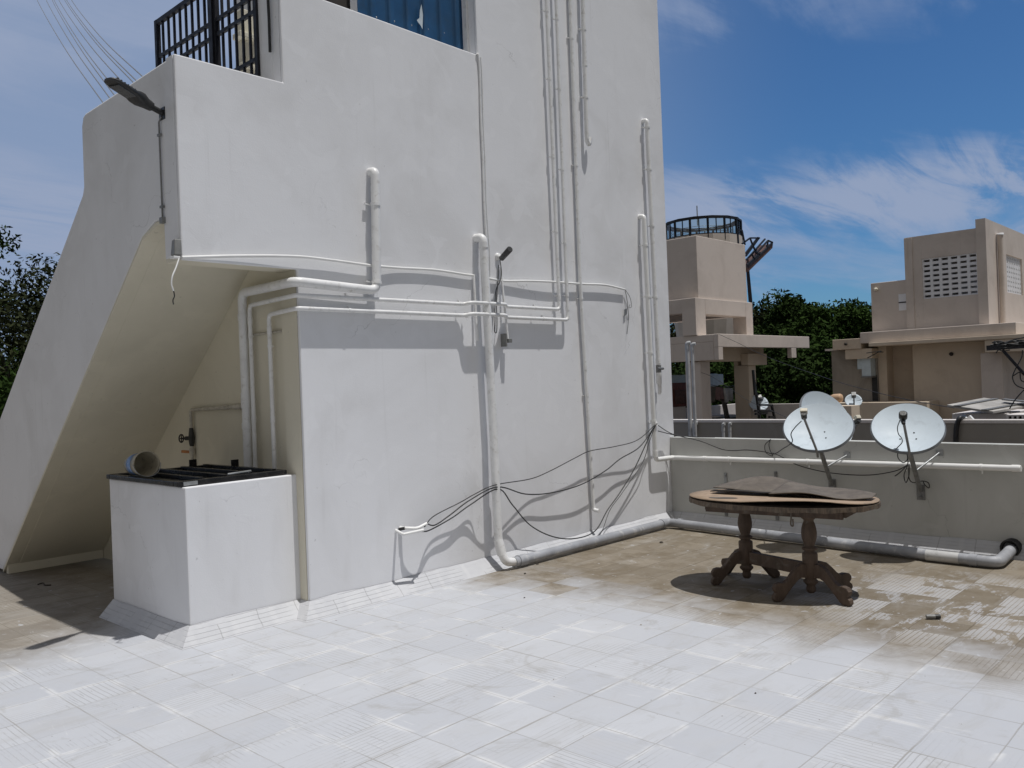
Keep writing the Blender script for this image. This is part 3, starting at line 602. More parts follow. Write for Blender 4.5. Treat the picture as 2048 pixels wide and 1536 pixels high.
cable('signal_cable', 'thin black cable dropping from the tower edge to the drain pipe', [hang, F(1298, 885, .08), F(1285, 925, .07), F(1245, 985, .07), F(1220, 1020, .08), F(1205, 1060, .14), F(1190, 1083, .18)], .0035, M['black'])
tag(obj('cable_hook', MB().tube([V((hang.x, FY, hang.z+.01)), hang+V((0, -.02, .01))], .006, 8).tube([hang+V((.02*math.cos(a), -.01, .02*math.sin(a))) for a in [i*2*math.pi/14 for i in range(14)]], .005, 8, closed=True), M['pipew']), 'white ring hook holding the black cables at the tower edge', 'hook')
# ------------------------------------------------------------------ lamp, junction box and wires on the landing
lb = on_x(325, 228, LX); H_ = thing('street_lamp', 'dark street lamp head bracketed to the landing wall', 'lamp', lb)
tip = on_y(216, 158, 5.43); ax = (tip-lb); Ln = ax.length; ax.normalize(); wv_ = ax.cross(V((0, 0, 1))).normalized(); uv_ = wv_.cross(ax)
obj('arm', MB().tube([lb+V((.02, 0, 0)), lb+ax*.09, lb+ax*.17], [.020, .020, .024], 12).obox(lb+V((.0, 0, 0)), (1, 0, 0), (0, 1, 0), (0, 0, 1), .006, .04, .04), M['lamp'], H_)
hd = MB(); L1 = Ln
out = []
for s_, wdt, th in ((.10, .026, .028), (.15, .030, .034), (.20, .052, .040), (.24, .058, .034), (.27, .056, .022), (.36, .058, .018), (L1-.05, .056, .016), (L1-.012, .046, .013), (L1, .03, .009)):
    out.append((s_, wdt, th))
vs = []
for s_, a_, th in out:
    for k in range(16):
        t = 2*math.pi*k/16; ca_, sa_ = math.cos(t), math.sin(t)
        vs.append(lb+ax*s_+wv_*a_*math.copysign(abs(ca_)**.6, ca_)+uv_*th*math.copysign(abs(sa_)**.6, sa_))
n = len(out); hd.add(vs, [(i*16+k, i*16+(k+1) % 16, (i+1)*16+(k+1) % 16, (i+1)*16+k) for i in range(n-1) for k in range(16)], True)
hd.add(vs[:16], [tuple(range(16))[::-1]]); hd.add(vs[-16:], [tuple(range(16))])
hh = obj('lamp_head', hd, M['lamp'], H_)
obj('diffuser', MB().obox(lb+ax*(L1*.72)-uv_*.019, ax, wv_, uv_, L1*.18, .042, .003), M['lens'], hh)
fins = MB()
for i in range(7): fins.obox(lb+ax*(L1*.55+i*.028)+uv_*.019, ax, wv_, uv_, .004, .042, .005)
obj('cooling_fins', fins, M['lamp'], hh)
cd0 = on_x(321, 243, LX-.012); cd1 = on_x(322, 442, LX-.012); cd1.y = cd0.y = (cd0.y+cd1.y)/2
lc = obj('lamp_conduit', MB().tube([lb+V((-.01, 0, -.02)), cd0, cd1], .006, 8), M['arm'], loc=cd1); tag(lc, 'thin vertical conduit below the street lamp', 'conduit')
obj('conduit_clip', MB().obox(lerp(cd0, cd1, .13), (1, 0, 0), (0, 1, 0), (0, 0, 1), .008, .02, .008).obox(lerp(cd0, cd1, .86), (1, 0, 0), (0, 1, 0), (0, 0, 1), .008, .022, .008).obox(cd1, (1, 0, 0), (0, 1, 0), (0, 0, 1), .014, .02, .02), M['grey'], lc)
jb0, jb1 = on_x(348, 481, LX-.02), on_x(361, 508, LX-.02)
J = thing('junction_box', 'small grey box with rounded top at the foot of the landing beam end', 'box', V((LX, (jb0.y+jb1.y)/2, jb0.z)))
jy, jz = (jb0.y+jb1.y)/2+.01, (jb0.z+jb1.z)/2
obj('box_body', MB().prism([(LX-.05, jy-.032, jz-.055), (LX-.05, jy+.032, jz-.055), (LX-.04, jy+.026, jz+.05), (LX-.04, jy-.022, jz+.055)], (.05, 0, 0)), M['grey'], J, .008)
obj('white_clip', MB().box(LX-.055, LX-.01, jy-.03, jy+.03, jz-.075, jz-.060), M['pipew'], J, .003)
cable('dangling_wire', 'short white wire with dark end hanging under the landing', [on_y(358, 517, FY-.005), on_y(352, 535, FY-.02), on_y(345, 552, FY-.03), on_y(343, 568, FY-.03), on_y(347, 582, FY-.03)], .005, M['pipew'], 'wire')
cable('dangling_wire', 'dark frayed tail at the end of the white hanging wire', [on_y(347, 581, FY-.03), on_y(349, 592, FY-.03), on_y(346, 600, FY-.03), on_y(347, 609, FY-.03)], .004, M['black'], 'wire')
for i, (a, b, lab) in enumerate([((209, 192), (78, -2), 'lowest dark overhead wire reaching the far end of the stair parapet'), ((222, 160), (96, -2), 'dark overhead wire ending just beyond the lamp head'), ((232, 172), (108, -2), 'dark overhead wire crossing behind the lamp head'), ((240, 168), (112, -2), 'overhead wire landing just right of the lamp head'), ((258, 158), (122, -2), 'overhead wire meeting the parapet midway along its top'), ((272, 148), (134, -2), 'left strand of the close pair of overhead wires'), ((278, 143), (138, -2), 'right strand of the close pair of overhead wires'), ((291, 133), (148, -2), 'uppermost dark overhead wire at the landing corner')]):
    p = on_x(*a, LX+.03); p.z = 3.88; d = sight(*b); q = CAM+d*13.5; ext = p+(q-p)*1.35; md = (p+ext)/2-V((0, 0, .10))
    cable('overhead_wire', lab, [p, lerp(p, md, .5)-V((0, 0, .03)), md, lerp(md, ext, .5)-V((0, 0, .03)), ext], .0045, M['arm'], 'wire', 6, 'overhead wires above the stairs')
# ------------------------------------------------------------------ roof parapet and what hangs on it
Pp = thing('parapet_wall', 'white roof parapet wall closing the right side of the terrace', 'wall', (PX, FY, 0))
HY = 1.885
mb = MB().box(PX, PX+.13, -4.5, FY-.002, -.2, .965)
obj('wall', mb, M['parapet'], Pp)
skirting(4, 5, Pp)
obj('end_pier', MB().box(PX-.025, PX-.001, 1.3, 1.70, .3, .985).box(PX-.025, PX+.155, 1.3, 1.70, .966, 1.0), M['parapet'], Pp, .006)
Pp.rotation_euler = (0, 0, -math.atan(.0507))
rg = MB().lathe([(.078, .06), (.078, -.085), (.062, -.085), (.062, .0), (0, .0)], (PX, HY, .085), (1, 0, 0), 28)
obj('drain_hole', rg, M['black'], Pp)
# remnants of brackets on the parapet behind the table
for (x, y, h), lab in (((1452, 958, 26), 'rusty flat strap on the parapet above the table left end'), ((1552, 950, 14), 'small dark hook on the parapet above the table middle'), ((1453, 1022, 20), 'dark streaked strap on the parapet under the table left end'), ((1555, 1032, 16), 'dark rusted stub on the parapet under the table middle')):
    p = on_x(x, y, PX); p = on_x(x, y, PXA(p.y)); p.x = PXA(p.y)-.001; hh_ = h/190
    tag(obj('wall_strap', MB().box(p.x-.012, p.x, p.y-.016, p.y+.016, p.z-hh_/2, p.z+hh_/2).box(p.x-.03, p.x-.012, p.y-.008, p.y+.008, p.z+hh_*.2, p.z+hh_*.35), M['ltgrey'] if h > 24 else M['arm']), lab, 'bracket', 'rusted straps on the parapet')
# satellite dishes
def sat_dish(label, c, Rr, n, lnb, mast, strut, lnbstyle, group='satellite dishes on the parapet'):
    c, n, lnb = V(c), V(n).normalized(), V(lnb); up = (V((0, 0, 1))-n*n.z).normalized(); sx = up.cross(n).normalized()
    D = thing('satellite_dish', label, 'satellite dish', c, group); depth = Rr*.22
    def f(u, v):
        r = Rr*u; a = 2*math.pi*v; return c+sx*r*math.cos(a)*1.0+up*r*math.sin(a)*1.0+n*(depth*u*u-depth)
    mb = MB().grid(lambda u, v: f(.02+u*.98, v), 14, 56); mb.add([f(.02, k/20) for k in range(20)], [tuple(range(20))])
    rf = obj('reflector', mb, M['dish'], D)
    obj('back_shell', MB().grid(lambda u, v: f(.02+u*.98, v)-n*.006, 10, 56), M['dishback'], rf)
    rim = MB().grid(lambda u, v: f(1.0, v)+(f(1.0, v)-c-n*(f(1.0, v)-c).dot(n)).normalized()*(.012*u)-n*.020*u, 2, 56)
    obj('rim_lip', rim, M['dishrim'], rf)
    hl = MB()
    for a, b in ((-.10, -.16), (.10, -.16), (.08, -.02)):
        p = c+sx*a*Rr*2.2+up*b*Rr*2+n*(depth*((a*2.2)**2+(b*2)**2)-depth+.003); hl.lathe([(0, .003), (.006, .002), (.007, 0)], p, n, 10)
    obj('fixing_bolt', hl, M['black'], rf)
    foot = c-up*Rr*1.02-n*.03
    obj('feed_arm', MB().tube(rounded([foot-n*.05, foot+n*.02, lnb-n*.03-up*.02], .03, 4), .011, 10), M['arm'], D)
    if lnbstyle == 'cream':
        lh = obj('feed_head', MB().tube([lnb-n*.05, lnb+n*.01], [.026, .028], 16), M['darkiron'], D); obj('feed_cap', MB().obox(lnb+up*.035+n*.0, sx, up, n, .032, .02, .024), M['cream'], lh, .006)
    else:
        lh = obj('feed_head', MB().tube([lnb-n*.07, lnb-n*.03, lnb-n*.02, lnb+n*.03, lnb+n*.035], [.02, .022, .034, .034, .026], 20), M['darkiron'], D); obj('feed_clamp', MB().tube([lnb-n*.02-up*.02, lnb-n*.02-up*.07], .016, 10), M['black'], lh)
    bk = c-n*(depth+.012)
    wp = V(mast)
    mpl = obj('mast', MB().tube(rounded([wp, lerp(wp, bk-up*.12-n*.05, .9), bk-up*.06-n*.05], .05, 4), .021, 14), M['arm'], D)
    obj('back_bracket', MB().obox(bk-up*.06-n*.022, sx, up, n, .05, .07, .018), M['arm'], D, .004)
    if wp.x < 9: obj('wall_plate', MB().box(PXA(wp.y)-.014, PXA(wp.y)+.004, wp.y-.035, wp.y+.035, wp.z-.09, wp.z+.05).lathe([(0, .02), (.012, .016), (.012, 0)], (PXA(wp.y)-.014, wp.y, wp.z-.06), (-1, 0, 0), 8), M['arm'], mpl)
    if strut: obj('stay', MB().tube([lerp(wp, bk-up*.12, .42), strut], .008, 8).obox(V(strut), (1, 0, 0), (0, 1, 0), (0, 0, 1), .008, .03, .03), M['ltgrey'], D)
    return D
d1n, d2n = (-.632, -.222, .742), (-.640, -.240, .730)
sat_dish('white satellite dish with cream feed head nearer the tower', (7.735, 3.34, 1.148), .306, d1n, (7.478, 3.358, 1.276), (8.315, 3.474, .536), (8.322, 3.313, .829), 'cream')
sat_dish('white satellite dish with dark round feed head nearest the right edge', (7.72, 2.54, 1.146), .288, d2n, (7.50, 2.50, 1.254), (8.27, 2.63, .53), (8.278, 2.455, .88), 'dark')
sat_dish('white satellite dish turned sideways behind the parapet', (9.05, 3.80, 1.150), .335, (-.30, -.82, .49), (9.02, 3.455, 1.128), (9.15, 3.95, -.24), None, 'cream')
# cables on the parapet
def Q(x, y, X_): return on_x(x, y, X_)
cable('dish_cable', 'black cable from the tower hook along the parapet to the dish with cream head', [hang, Q(1345, 868, 8.36), Q(1400, 882, 8.36), Q(1450, 900, 8.36), Q(1495, 900, 8.36), Q(1530, 904, 8.34), Q(1548, 908, 8.34), Q(1568, 896, 8.0), Q(1578, 890, 7.6), Q(1585, 882, 7.44), Q(1582, 868, 7.42), Q(1590, 855, 7.42), Q(1603, 842, 7.45)], .0048, M['black'])
cable('dish_cable', 'black cable sagging between the two dishes', [Q(1545, 906, 8.34), Q(1560, 912, 8.34), Q(1590, 928, 8.28), Q(1630, 940, 8.26), Q(1680, 948, 8.26), Q(1740, 950, 8.24), Q(1790, 942, 8.2), Q(1815, 930, 8.1)], .0048, M['black'])
cable('dish_cable', 'small black loop of cable hanging left of the first dish', [Q(1540, 880, 8.34), Q(1530, 890, 8.34), Q(1532, 905, 8.34), Q(1545, 912, 8.34), Q(1540, 900, 8.34), Q(1538, 888, 8.34), Q(1541, 878, 8.36)], .004, M['black'])
cable('dish_cable', 'black cable coil tied below the dish with dark feed head', [Q(1806, 895, 8.0), Q(1797, 900, 8.0), Q(1796, 915, 8.0), Q(1806, 925, 8.0), Q(1815, 918, 8.0), Q(1812, 900, 8.0), Q(1816, 925, 8.05), Q(1805, 940, 8.05), Q(1790, 952, 8.14), Q(1800, 945, 8.14), Q(1815, 930, 8.05), Q(1808, 950, 8.18), Q(1812, 965, 8.18), Q(1818, 950, 8.14), Q(1818, 928, 8.05), Q(1818, 955, 8.18), Q(1826, 965, 8.22), Q(1845, 962, 8.22), Q(1857, 966, 8.22), Q(1858, 976, 8.22), Q(1850, 970, 8.22), Q(1846, 963, 8.22)], .0045, M['black'])
cable('dish_cable', 'black lead running down the arm of the dark feed head', [Q(1800, 840, 7.47), Q(1795, 855, 7.43), Q(1797, 868, 7.43), Q(1803, 876, 7.43), Q(1804, 885, 7.43), Q(1795, 895, 7.46), Q(1788, 902, 7.6)], .004, M['black'])
cable('dish_cable', 'black cable draped over the parapet at the tower end', [F(1316, 862, .06), Q(1350, 870, 8.40), Q(1390, 874, 8.46), Q(1430, 875, 8.5)], .005, M['black'])
# ------------------------------------------------------------------ the broken table
TC = V((6.16, 2.98)); TA = V((.11, -1.0)).normalized(); TB = V((-TA.y, TA.x))   # long axis, cross axis (towards the parapet)
if TB.x < 0: TB = -TB
ZT = .712
def tp(a, b, z): p = TC+TA*a+TB*b; return V((p.x, p.y, z))
D = thing('pedestal_table', 'weathered oval wooden pedestal table with delaminated top', 'table', (TC.x, TC.y, 0))
def oval(a): 
    c, s_ = math.cos(a), math.sin(a); return math.copysign(abs(c)**.92, c), math.copysign(abs(s_)**.92, s_)
def slab(z0, z1, la, lb, rag, sh=(0, 0), n=96):
    mb = MB(); ps = []
    for k in range(n):
        a = 2*math.pi*k/n; c, s_ = oval(a); j = 1+rag*(.5*math.sin(a*17+1)+.6*math.sin(a*31+2)+.4*math.sin(a*7)); ps.append((c*la*j+sh[0], s_*lb*j+sh[1]))
    lo = [tp(a, b, z0+(.004*math.sin(k*.9) if rag else 0)) for k, (a, b) in enumerate(ps)]; hi = [tp(a, b, z1) for a, b in ps]
    return mb.add(lo+hi, [tuple(range(n))[::-1], tuple(range(n, 2*n))]+[(i, (i+1) % n, n+(i+1) % n, n+i) for i in range(n)])
top = obj('table_top', slab(ZT-.052, ZT-.018, .715, .455, .006), M['edge'], D)
obj('split_core', slab(ZT-.0178, ZT-.012, .70, .44, .004), M['slit'], top)
# face veneer: tan, lifted a little on the near side
vn = MB(); n = 72
def vz(a, b): return ZT-.002+.030*max(0, -b/.45)*max(0, min(1, (a+.15)/.5))*max(0, min(1, (.72-a)/.25))+.008*max(0, -b/.45)+.005*math.sin(a*5+1)
ring = []
for k in range(n):
    a = 2*math.pi*k/n; c, s_ = oval(a); ring.append((c*.71, s_*.45))
cen = [(0, 0)]
rows = [[(x*q, y*q) for x, y in ring] for q in (1, .8, .6, .4, .2)]
vs = [tp(x, y, vz(x, y)) for row in rows for x, y in row]; fs = [(i*n+k, i*n+(k+1) % n, (i+1)*n+(k+1) % n, (i+1)*n+k) for i in range(4) for k in range(n)]; fs.append(tuple(range(4*n, 5*n)))
vn.add(vs, fs, True); obj('top_veneer', vn, M['ply'], top, solid=.006)
iv = MB(); ov = [(math.cos(t)*.115-.35, math.sin(t)*.055-.26) for t in [2*math.pi*k/40 for k in range(40)]]
iv.add([tp(a, b, vz(a, b)+.0055) for a, b in ov], [tuple(range(40))]); obj('oval_mark', iv, M['board'], top)
ap = MB()
for s_ in (-1, 1): ap.bar(tp(-.52, s_*.20, ZT-.085), tp(.52, s_*.20, ZT-.085), .028, .066)
for q in (-.52, -.31, .31, .52): ap.bar(tp(q, -.185, ZT-.080), tp(q, .185, ZT-.080), .035, .055)
obj('apron', ap, M['wood'], D, .003)
PEDS = [(V((6.20, 3.305)), [(5.985, 3.475), (6.38, 3.60), (6.49, 3.20)]), (V((6.035, 2.705)), [(5.785, 2.86), (5.955, 2.40), (6.395, 2.58)])]
cprof = [(.0, .655), (.052, .655), (.052, .618), (.040, .610), (.054, .600), (.057, .594), (.054, .586), (.038, .574), (.035, .562), (.043, .545), (.052, .51), (.056, .475), (.053, .44), (.044, .41), (.036, .388), (.035, .380), (.053, .370), (.056, .362), (.052, .354), (.038, .346), (.037, .340), (.053, .330), (.055, .322), (.055, .155), (.042, .145), (.040, .138), (.053, .126), (.053, .116), (.040, .102), (.030, .090), (.036, .070), (.033, .05), (.022, .036), (0, .035)]
foot_prof = [(.03, .250), (.08, .256), (.12, .240), (.16, .200), (.198, .156), (.232, .132), (.270, .136), (.302, .128), (.320, .104), (.316, .078), (.302, .064), (.322, .046), (.328, .020), (.312, .0), (.272, .0), (.246, .014), (.212, .052), (.166, .100), (.122, .140), (.09, .156), (.03, .150)]
for c, feet in PEDS:
    pd = obj('pedestal', MB().lathe(cprof, (c.x, c.y, 0), (0, 0, 1), 28), M['wood'], D)
    for fx, fy in feet:
        d = V((fx, fy))-c; Lf = d.length; d.normalize(); pn = V((-d.y, d.x)); k = (Lf)/.30
        pts = [(c.x+d.x*r*k-pn.x*.023, c.y+d.y*r*k-pn.y*.023, z) for r, z in foot_prof]
        obj('scroll_foot', MB().prism(pts, (pn.x*.046, pn.y*.046, 0)), M['wood'], pd, .007)
a_, b_ = PEDS[0][0], PEDS[1][0]; dd = (b_-a_).normalized()
obj('stretcher', MB().bar((a_.x+dd.x*.05, a_.y+dd.y*.05, .205), (b_.x-dd.x*.05, b_.y-dd.y*.05, .205), .045, .095), M['wood'], D, .006)
obj('loose_strip', MB().tube(smooth_path([tp(.16, -.24, .66), tp(.165, -.25, .60), tp(.16, -.25, .545), tp(.175, -.245, .535), tp(.175, -.245, .585)], 5), .006, 6), M['board'], D)
# warped sheets lying on the table
def sheet(name, label, fz, outline, mat, th=.006, nu=34, nv=14):
    mb = MB()
    def f(u, v):
        a, lo, hi = outline(u); b = lo+(hi-lo)*v; return tp(a, b, fz(a, b, u, v))
    mb.grid(f, nu, nv); return tag(obj(name, mb, mat, solid=th, loc=tp(0, 0, ZT)), label, 'sheet', 'warped sheets on the table')
sheet('plywood_sheet', 'humped dark plywood sheet on the left half of the table', lambda a, b, u, v: ZT+.014+.100*math.exp(-((a+.22)/.27)**2)*v**.8+.010*math.sin(a*9)+.02*(1-u)*(1-v),
      lambda u: (-.54+.80*u, .0+.05*math.sin(u*4)-.06*u, .31+.05*math.sin(u*3.1)), M['board'])
sheet('plywood_sheet', 'grey brown plywood sheet on the right half of the table', lambda a, b, u, v: ZT+.034+.018*math.sin(u*3.4+.5)*(1-v)+.030*v*(1-u)+.010*math.sin(a*11+b*7)-.012*u,
      lambda u: (-.04+.71*u, -.13-.06*math.sin(u*3.1)+.10*u*u+.10*max(0, u-.7), .33-.42*max(0, u-.45)**1.3), M['board'])
sheet('plywood_sheet', 'dark tapered ply sliver between the two larger sheets', lambda a, b, u, v: ZT+.020+.022*u*(1-v)+.004*math.sin(a*14),
      lambda u: (-.56+.62*u, -.02-.10*u, .06+.06*u), M['slit'])
# ------------------------------------------------------------------ bits on the floor
def chip(name, label, p, s_, mat, cat, ang=0):
    mb = MB(); vs = []
    for k in range(7):
        a = 2*math.pi*k/7; rr = s_*(.7+.5*random.random()); vs.append((p.x+rr*math.cos(a)*1.3, p.y+rr*math.sin(a)*.8, .002))
    for k in range(7): q = V(vs[k]); vs.append((p.x+(q.x-p.x)*.6, p.y+(q.y-p.y)*.6, s_*.7))
    mb.add(vs, [tuple(range(7))[::-1], tuple(range(7, 14))]+[(i, (i+1) % 7, 7+(i+1) % 7, 7+i) for i in range(7)])
    return tag(obj(name, mb, mat, loc=p), label, cat)
p = on_z(1866, 1239); o = tag(obj('battery_cell', MB().tube([(p.x-.02, p.y+.035, .018), (p.x+.012, p.y-.01, .018)], .014, 14), M['grey'], loc=p), 'small grey cylinder with black cap lying on the brown tiles', 'litter')
obj('dark_cap', MB().tube([(p.x+.0121, p.y-.0101, .018), (p.x+.03, p.y-.036, .018)], .015, 14), M['black'], o)
for x, y, s_, mt, lab in [(1050, 1148, .014, 'bark', 'small dark crumb on the tiles just below the drain pipe'), (1322, 1086, .022, 'bark', 'dry leaf scrap on the brown tiles near the corner'), (1075, 1129, .012, 'bark', 'tiny dark crumb beside the drain pipe elbow'), (868, 1137, .016, 'pipew', 'white plaster chip resting on the skirting'), (1049, 1196, .009, 'bark', 'tiny pebble on the tiles in front of the soil pipe'), (1511, 1387, .007, 'bark', 'tiny dark pebble in the right foreground'), (1282, 1250, .008, 'stone', 'pale pebble in the middle of the terrace')]:
    pp = on_z(x, y) if lab[0:11] != 'white plast' else V((on_y(868, 1137, FY-.05).x, FY-.05, .075)); chip('floor_crumb', lab, V((pp.x, pp.y, 0)) if pp.z < .05 else pp, s_, M[mt], 'debris')
cable('leaf_twig', 'dark dry twig on the shaded floor under the stairs', [on_z(75, 1169, .006), on_z(86, 1166, .012), on_z(90, 1170, .008), on_z(102, 1170, .006)], .006, M['bark'], 'twig')
# ------------------------------------------------------------------ next terrace
NX = 11.4
Nw = thing('neighbour_wall', 'dark grey parapet wall with pale coping across the next terrace', 'wall', (NX, 4, 0))
obj('wall', MB().box(NX, NX+.13, -3, 12, -.25, .955), M['greywall'], Nw); obj('coping', MB().box(NX-.015, NX+.145, -3, 12, .956, 1.0), M['pale'], Nw, .006)
def npipe(lab, x, yt, yb, r, X_=NX-.06):
    a, b = on_x(x, yt, X_), on_x(x, yb, X_); return pipe('terrace_pipe', lab, [V((a.x+.02, a.y-.05, a.z)) if r > .023 else V((a.x, a.y-.03, a.z)), V((a.x, a.y, a.z)), V((a.x, a.y, -.2))], r, M['palepipe'], .03, couplings=[(V((a.x, a.y, a.z-.08)), .05)], cat='pipe', group='pipes on the next terrace')
npipe('taller left pipe of the pair standing before the far building', 1374, 686, 870, .030)
npipe('right pipe of the pair standing before the far building', 1384, 688, 870, .024, NX-.2)
npipe('left short white pipe on the dark neighbouring wall', 1446, 848, 870, .022); npipe('right short white pipe on the dark neighbouring wall', 1459, 847, 870, .022)
npipe('lone short pipe left of the pair on the dark wall', 1388, 846, 870, .028)
cable('drain_hose', 'black hose hanging over the dark neighbouring wall', [V((NX+.12, on_x(1922, 836, NX).y, 1.03)), on_x(1920, 836, NX-.03), on_x(1914, 850, NX-.04), on_x(1912, 870, NX-.04), on_x(1912, 900, NX-.04)], .03, M['black'], 'hose')
chp = on_x(1930, 834, NX+.06); tag(obj('wall_scrap', MB().prism([(chp.x, chp.y-.09, 1.001), (chp.x, chp.y+.05, 1.001), (chp.x, chp.y+.02, 1.04), (chp.x, chp.y-.02, 1.02), (chp.x, chp.y-.05, 1.05)], (.06, 0, 0)), M['pipew']), 'white plaster scraps on top of the dark wall by the hose', 'debris')
# sheet-covered block behind the dark wall, right
KX = 13.6
def kz(x, y): return on_x(x, y, KX)
a, b = kz(1905, 838), kz(2018, 842)
kb = thing('covered_block', 'low block behind the dark wall with an open vent grille', 'block', (KX, b.y, .8))
obj('block_wall', MB().box(KX, KX+1.2, kz(2015, 825).y, kz(1904, 825).y, -.25, kz(1904, 827).z), M['pale'], kb, .01)
gv = MB(); vy0, vy1 = kz(2050, 835).y-.5, kz(2019, 835).y; vz0, vz1 = kz(2020, 838).z-.05, kz(2020, 828).z
gv.box(KX-.2, KX+.5, vy0, vy1, vz1-.02, vz1).box(KX-.2, KX+.5, vy0, vy1, -.25, vz0)
for i in range(9): yy = vy1-.02-i*.062; gv.box(KX-.2, KX-.15, yy-.012, yy+.012, vz0, vz1-.021)
obj('vent_grille', gv, M['pale'], kb); obj('vent_core', MB().box(KX-.1, KX+.4, vy0, vy1, vz0, vz1-.022), M['black'], kb)
sh = [kz(1906, 817), kz(1940, 812), kz(2012, 818), kz(2008, 826), kz(1990, 829)]
def slabq(P4, th): 
    P4 = [V(p) for p in P4]; return MB().prism(P4, (0, 0, th))
zt = kz(1904, 827).z+.01
s0 = [V((KX-.25, kz(1905, 820).y, zt+.10)), V((KX-.25, kz(1996, 829).y, zt-.0)), V((KX+.75, kz(2012, 822).y-.25, zt+.06)), V((KX+.75, kz(1940, 812).y, zt+.16))]
tag(obj('roofing_board', slabq(s0, .03), M['greyboard']), 'weathered pale board lying tilted on the low block', 'board')
for i, u in enumerate((.22, .82)):
    p, q = lerp(s0[0], s0[1], u), lerp(s0[3], s0[2], u)
    tag(obj('board_batten', MB().bar(p+V((-.02, 0, .036)), q+V((0, 0, .036)), .09, .012), M['arm']), ('left' if i == 0 else 'right')+' dark strip laid across the tilted pale board', 'batten')
tag(obj('dark_plank', MB().bar(lerp(s0[3], s0[2], .45)+V((-.25, 0, .055)), s0[2]+V((-.3, -.35, .02)), .16, .02), M['arm']), 'dark plank lying on the right end of the pale board', 'plank')
# service bracket at the right edge with its cable tangle
sbp = V((10.5, 1.70, 0)); SB = thing('service_bracket', 'black steel cable bracket with strut at the right edge', 'bracket', sbp)
b0_, b1_ = on_x(1974, 697, 10.5), on_x(2048, 690, 10.5); tipb = V((10.5, b0_.y, 1.845))
obj('post', MB().box(10.46, 10.54, 1.62, 1.70, -.25, 2.3), M['darkiron'], SB); obj('arm', MB().bar(tipb, (10.5, 1.70, 1.86), .05, .055), M['navy'], SB)
obj('strut', MB().tube([on_x(2005, 700, 10.5), on_x(2048, 748, 10.5), V((10.5, 1.70, 1.12))], .016, 8), M['navy'], SB)
tang = MB(); r_ = random.Random(3)
for i in range(12):
    ys = [tipb.y-.04-.05*k-.1*r_.random() for k in range(9)]
    tang.tube(smooth_path([(10.5+r_.uniform(-.05, .05), 2.52-.10*k+r_.uniform(-.02, .02), 1.87+r_.uniform(-.03, .045)) for k in range(9)], 4), .008, 6)
tag(obj('cable_bundle', tang, M['black'], loc=(10.5, 2.2, 1.87)), 'bundle of black cables tied along the steel bracket', 'cables')
for pts, lab in (([(2010, 688), (2025, 680), (2048, 675), (2070, 672)], 'black cable arching up from the bracket end'), ([(2045, 700), (2043, 715), (2030, 740), (2025, 755), (2032, 770), (2050, 778)], 'black cable hanging in a long loop below the bracket'), ([(2026, 752), (2040, 744), (2052, 748)], 'short black cable branching off the hanging loop'), ([(2060, 772), (2046, 782), (2030, 800), (2019, 818)], 'black cable slanting down to the covered block'), ([(2040, 745), (2042, 760), (2052, 765)], 'small black cable bend beside the strut'), ([(1992, 706), (1997, 700), (2006, 702), (2020, 700)], 'frayed black cable end under the bracket tip')):
    cable('hanging_cable', lab, [on_x(x, y, 10.48) for x, y in pts], .006, M['black'])
# ------------------------------------------------------------------ far left building (water tower house)
FB = thing('tower_house', 'tan concrete house with tall blank water tower on open columns', 'building', (21.55, 12.67, 0))
A = M['tan']
obj('water_tower', MB().box(21.55, 24.47, 12.67, 17.2, 3.90, 5.70), A, FB, .015)
mb = MB().box(21.25, 21.80, 12.60, 13.05, 2.83, 3.898).box(24.22, 24.66, 12.60, 13.05, 2.83, 3.898).box(21.802, 24.218, 12.60, 13.05, 3.44, 3.898)
mb.box(21.25, 21.7, 16.7, 17.2, 2.83, 3.898).box(24.22, 24.66, 16.7, 17.2, 2.83, 3.898).box(21.30, 21.65, 13.052, 16.698, 3.48, 3.898).box(24.25, 24.6, 13.052, 16.698, 3.48, 3.898)
mb.box(21.55, 21.75, 14.3, 14.9, 2.83, 3.478)
obj('upper_columns', mb, A, FB, .012)
mb = MB().box(21.3, 27.25, 11.95, 12.10, 2.46, 2.83).box(21.3, 21.55, 11.952, 12.098, 2.10, 2.458).box(25.9, 26.25, 11.952, 12.098, 2.14, 2.458)
mb.box(21.3, 27.25, 12.102, 17.4, 2.62, 2.826).box(21.3, 21.45, 12.102, 17.4, 2.10, 2.618)
mb.box(21.15, 21.298, 13.9, 14.5, 2.12, 2.86)
obj('canopy_slab', mb, A, FB, .012)
obj('canopy_beam', MB().box(21.46, 25.6, 12.75, 12.95, 2.08, 2.618).box(24.05, 25.3, 12.5, 12.74, 1.95, 2.3), M['tan2'], FB, .012)
obj('column', MB().box(21.40, 21.93, 12.60, 13.1, -.25, 2.078), A, FB, .012); obj('column', MB().box(24.25, 24.72, 12.60, 13.1, -.25, 1.948).box(24.25, 24.72, 12.96, 13.1, 1.95, 2.61), M['tan2'], FB, .012)
obj('column', MB().box(21.5, 21.9, 16.6, 17.0, -.25, 2.61), A, FB); obj('column', MB().box(24.3, 24.7, 16.6, 17.0, -.25, 2.61), A, FB)
obj('terrace_wall', MB().box(24.9, 25.02, 9.4, 12.4, -.25, .72), M['pale'], FB, .01)
obj('rear_wall', MB().box(24.0, 29.0, 15.2, 15.35, -.25, .62).box(22.4, 24.0, 15.6, 15.8, -.25, .70), M['pale'], FB, .01)
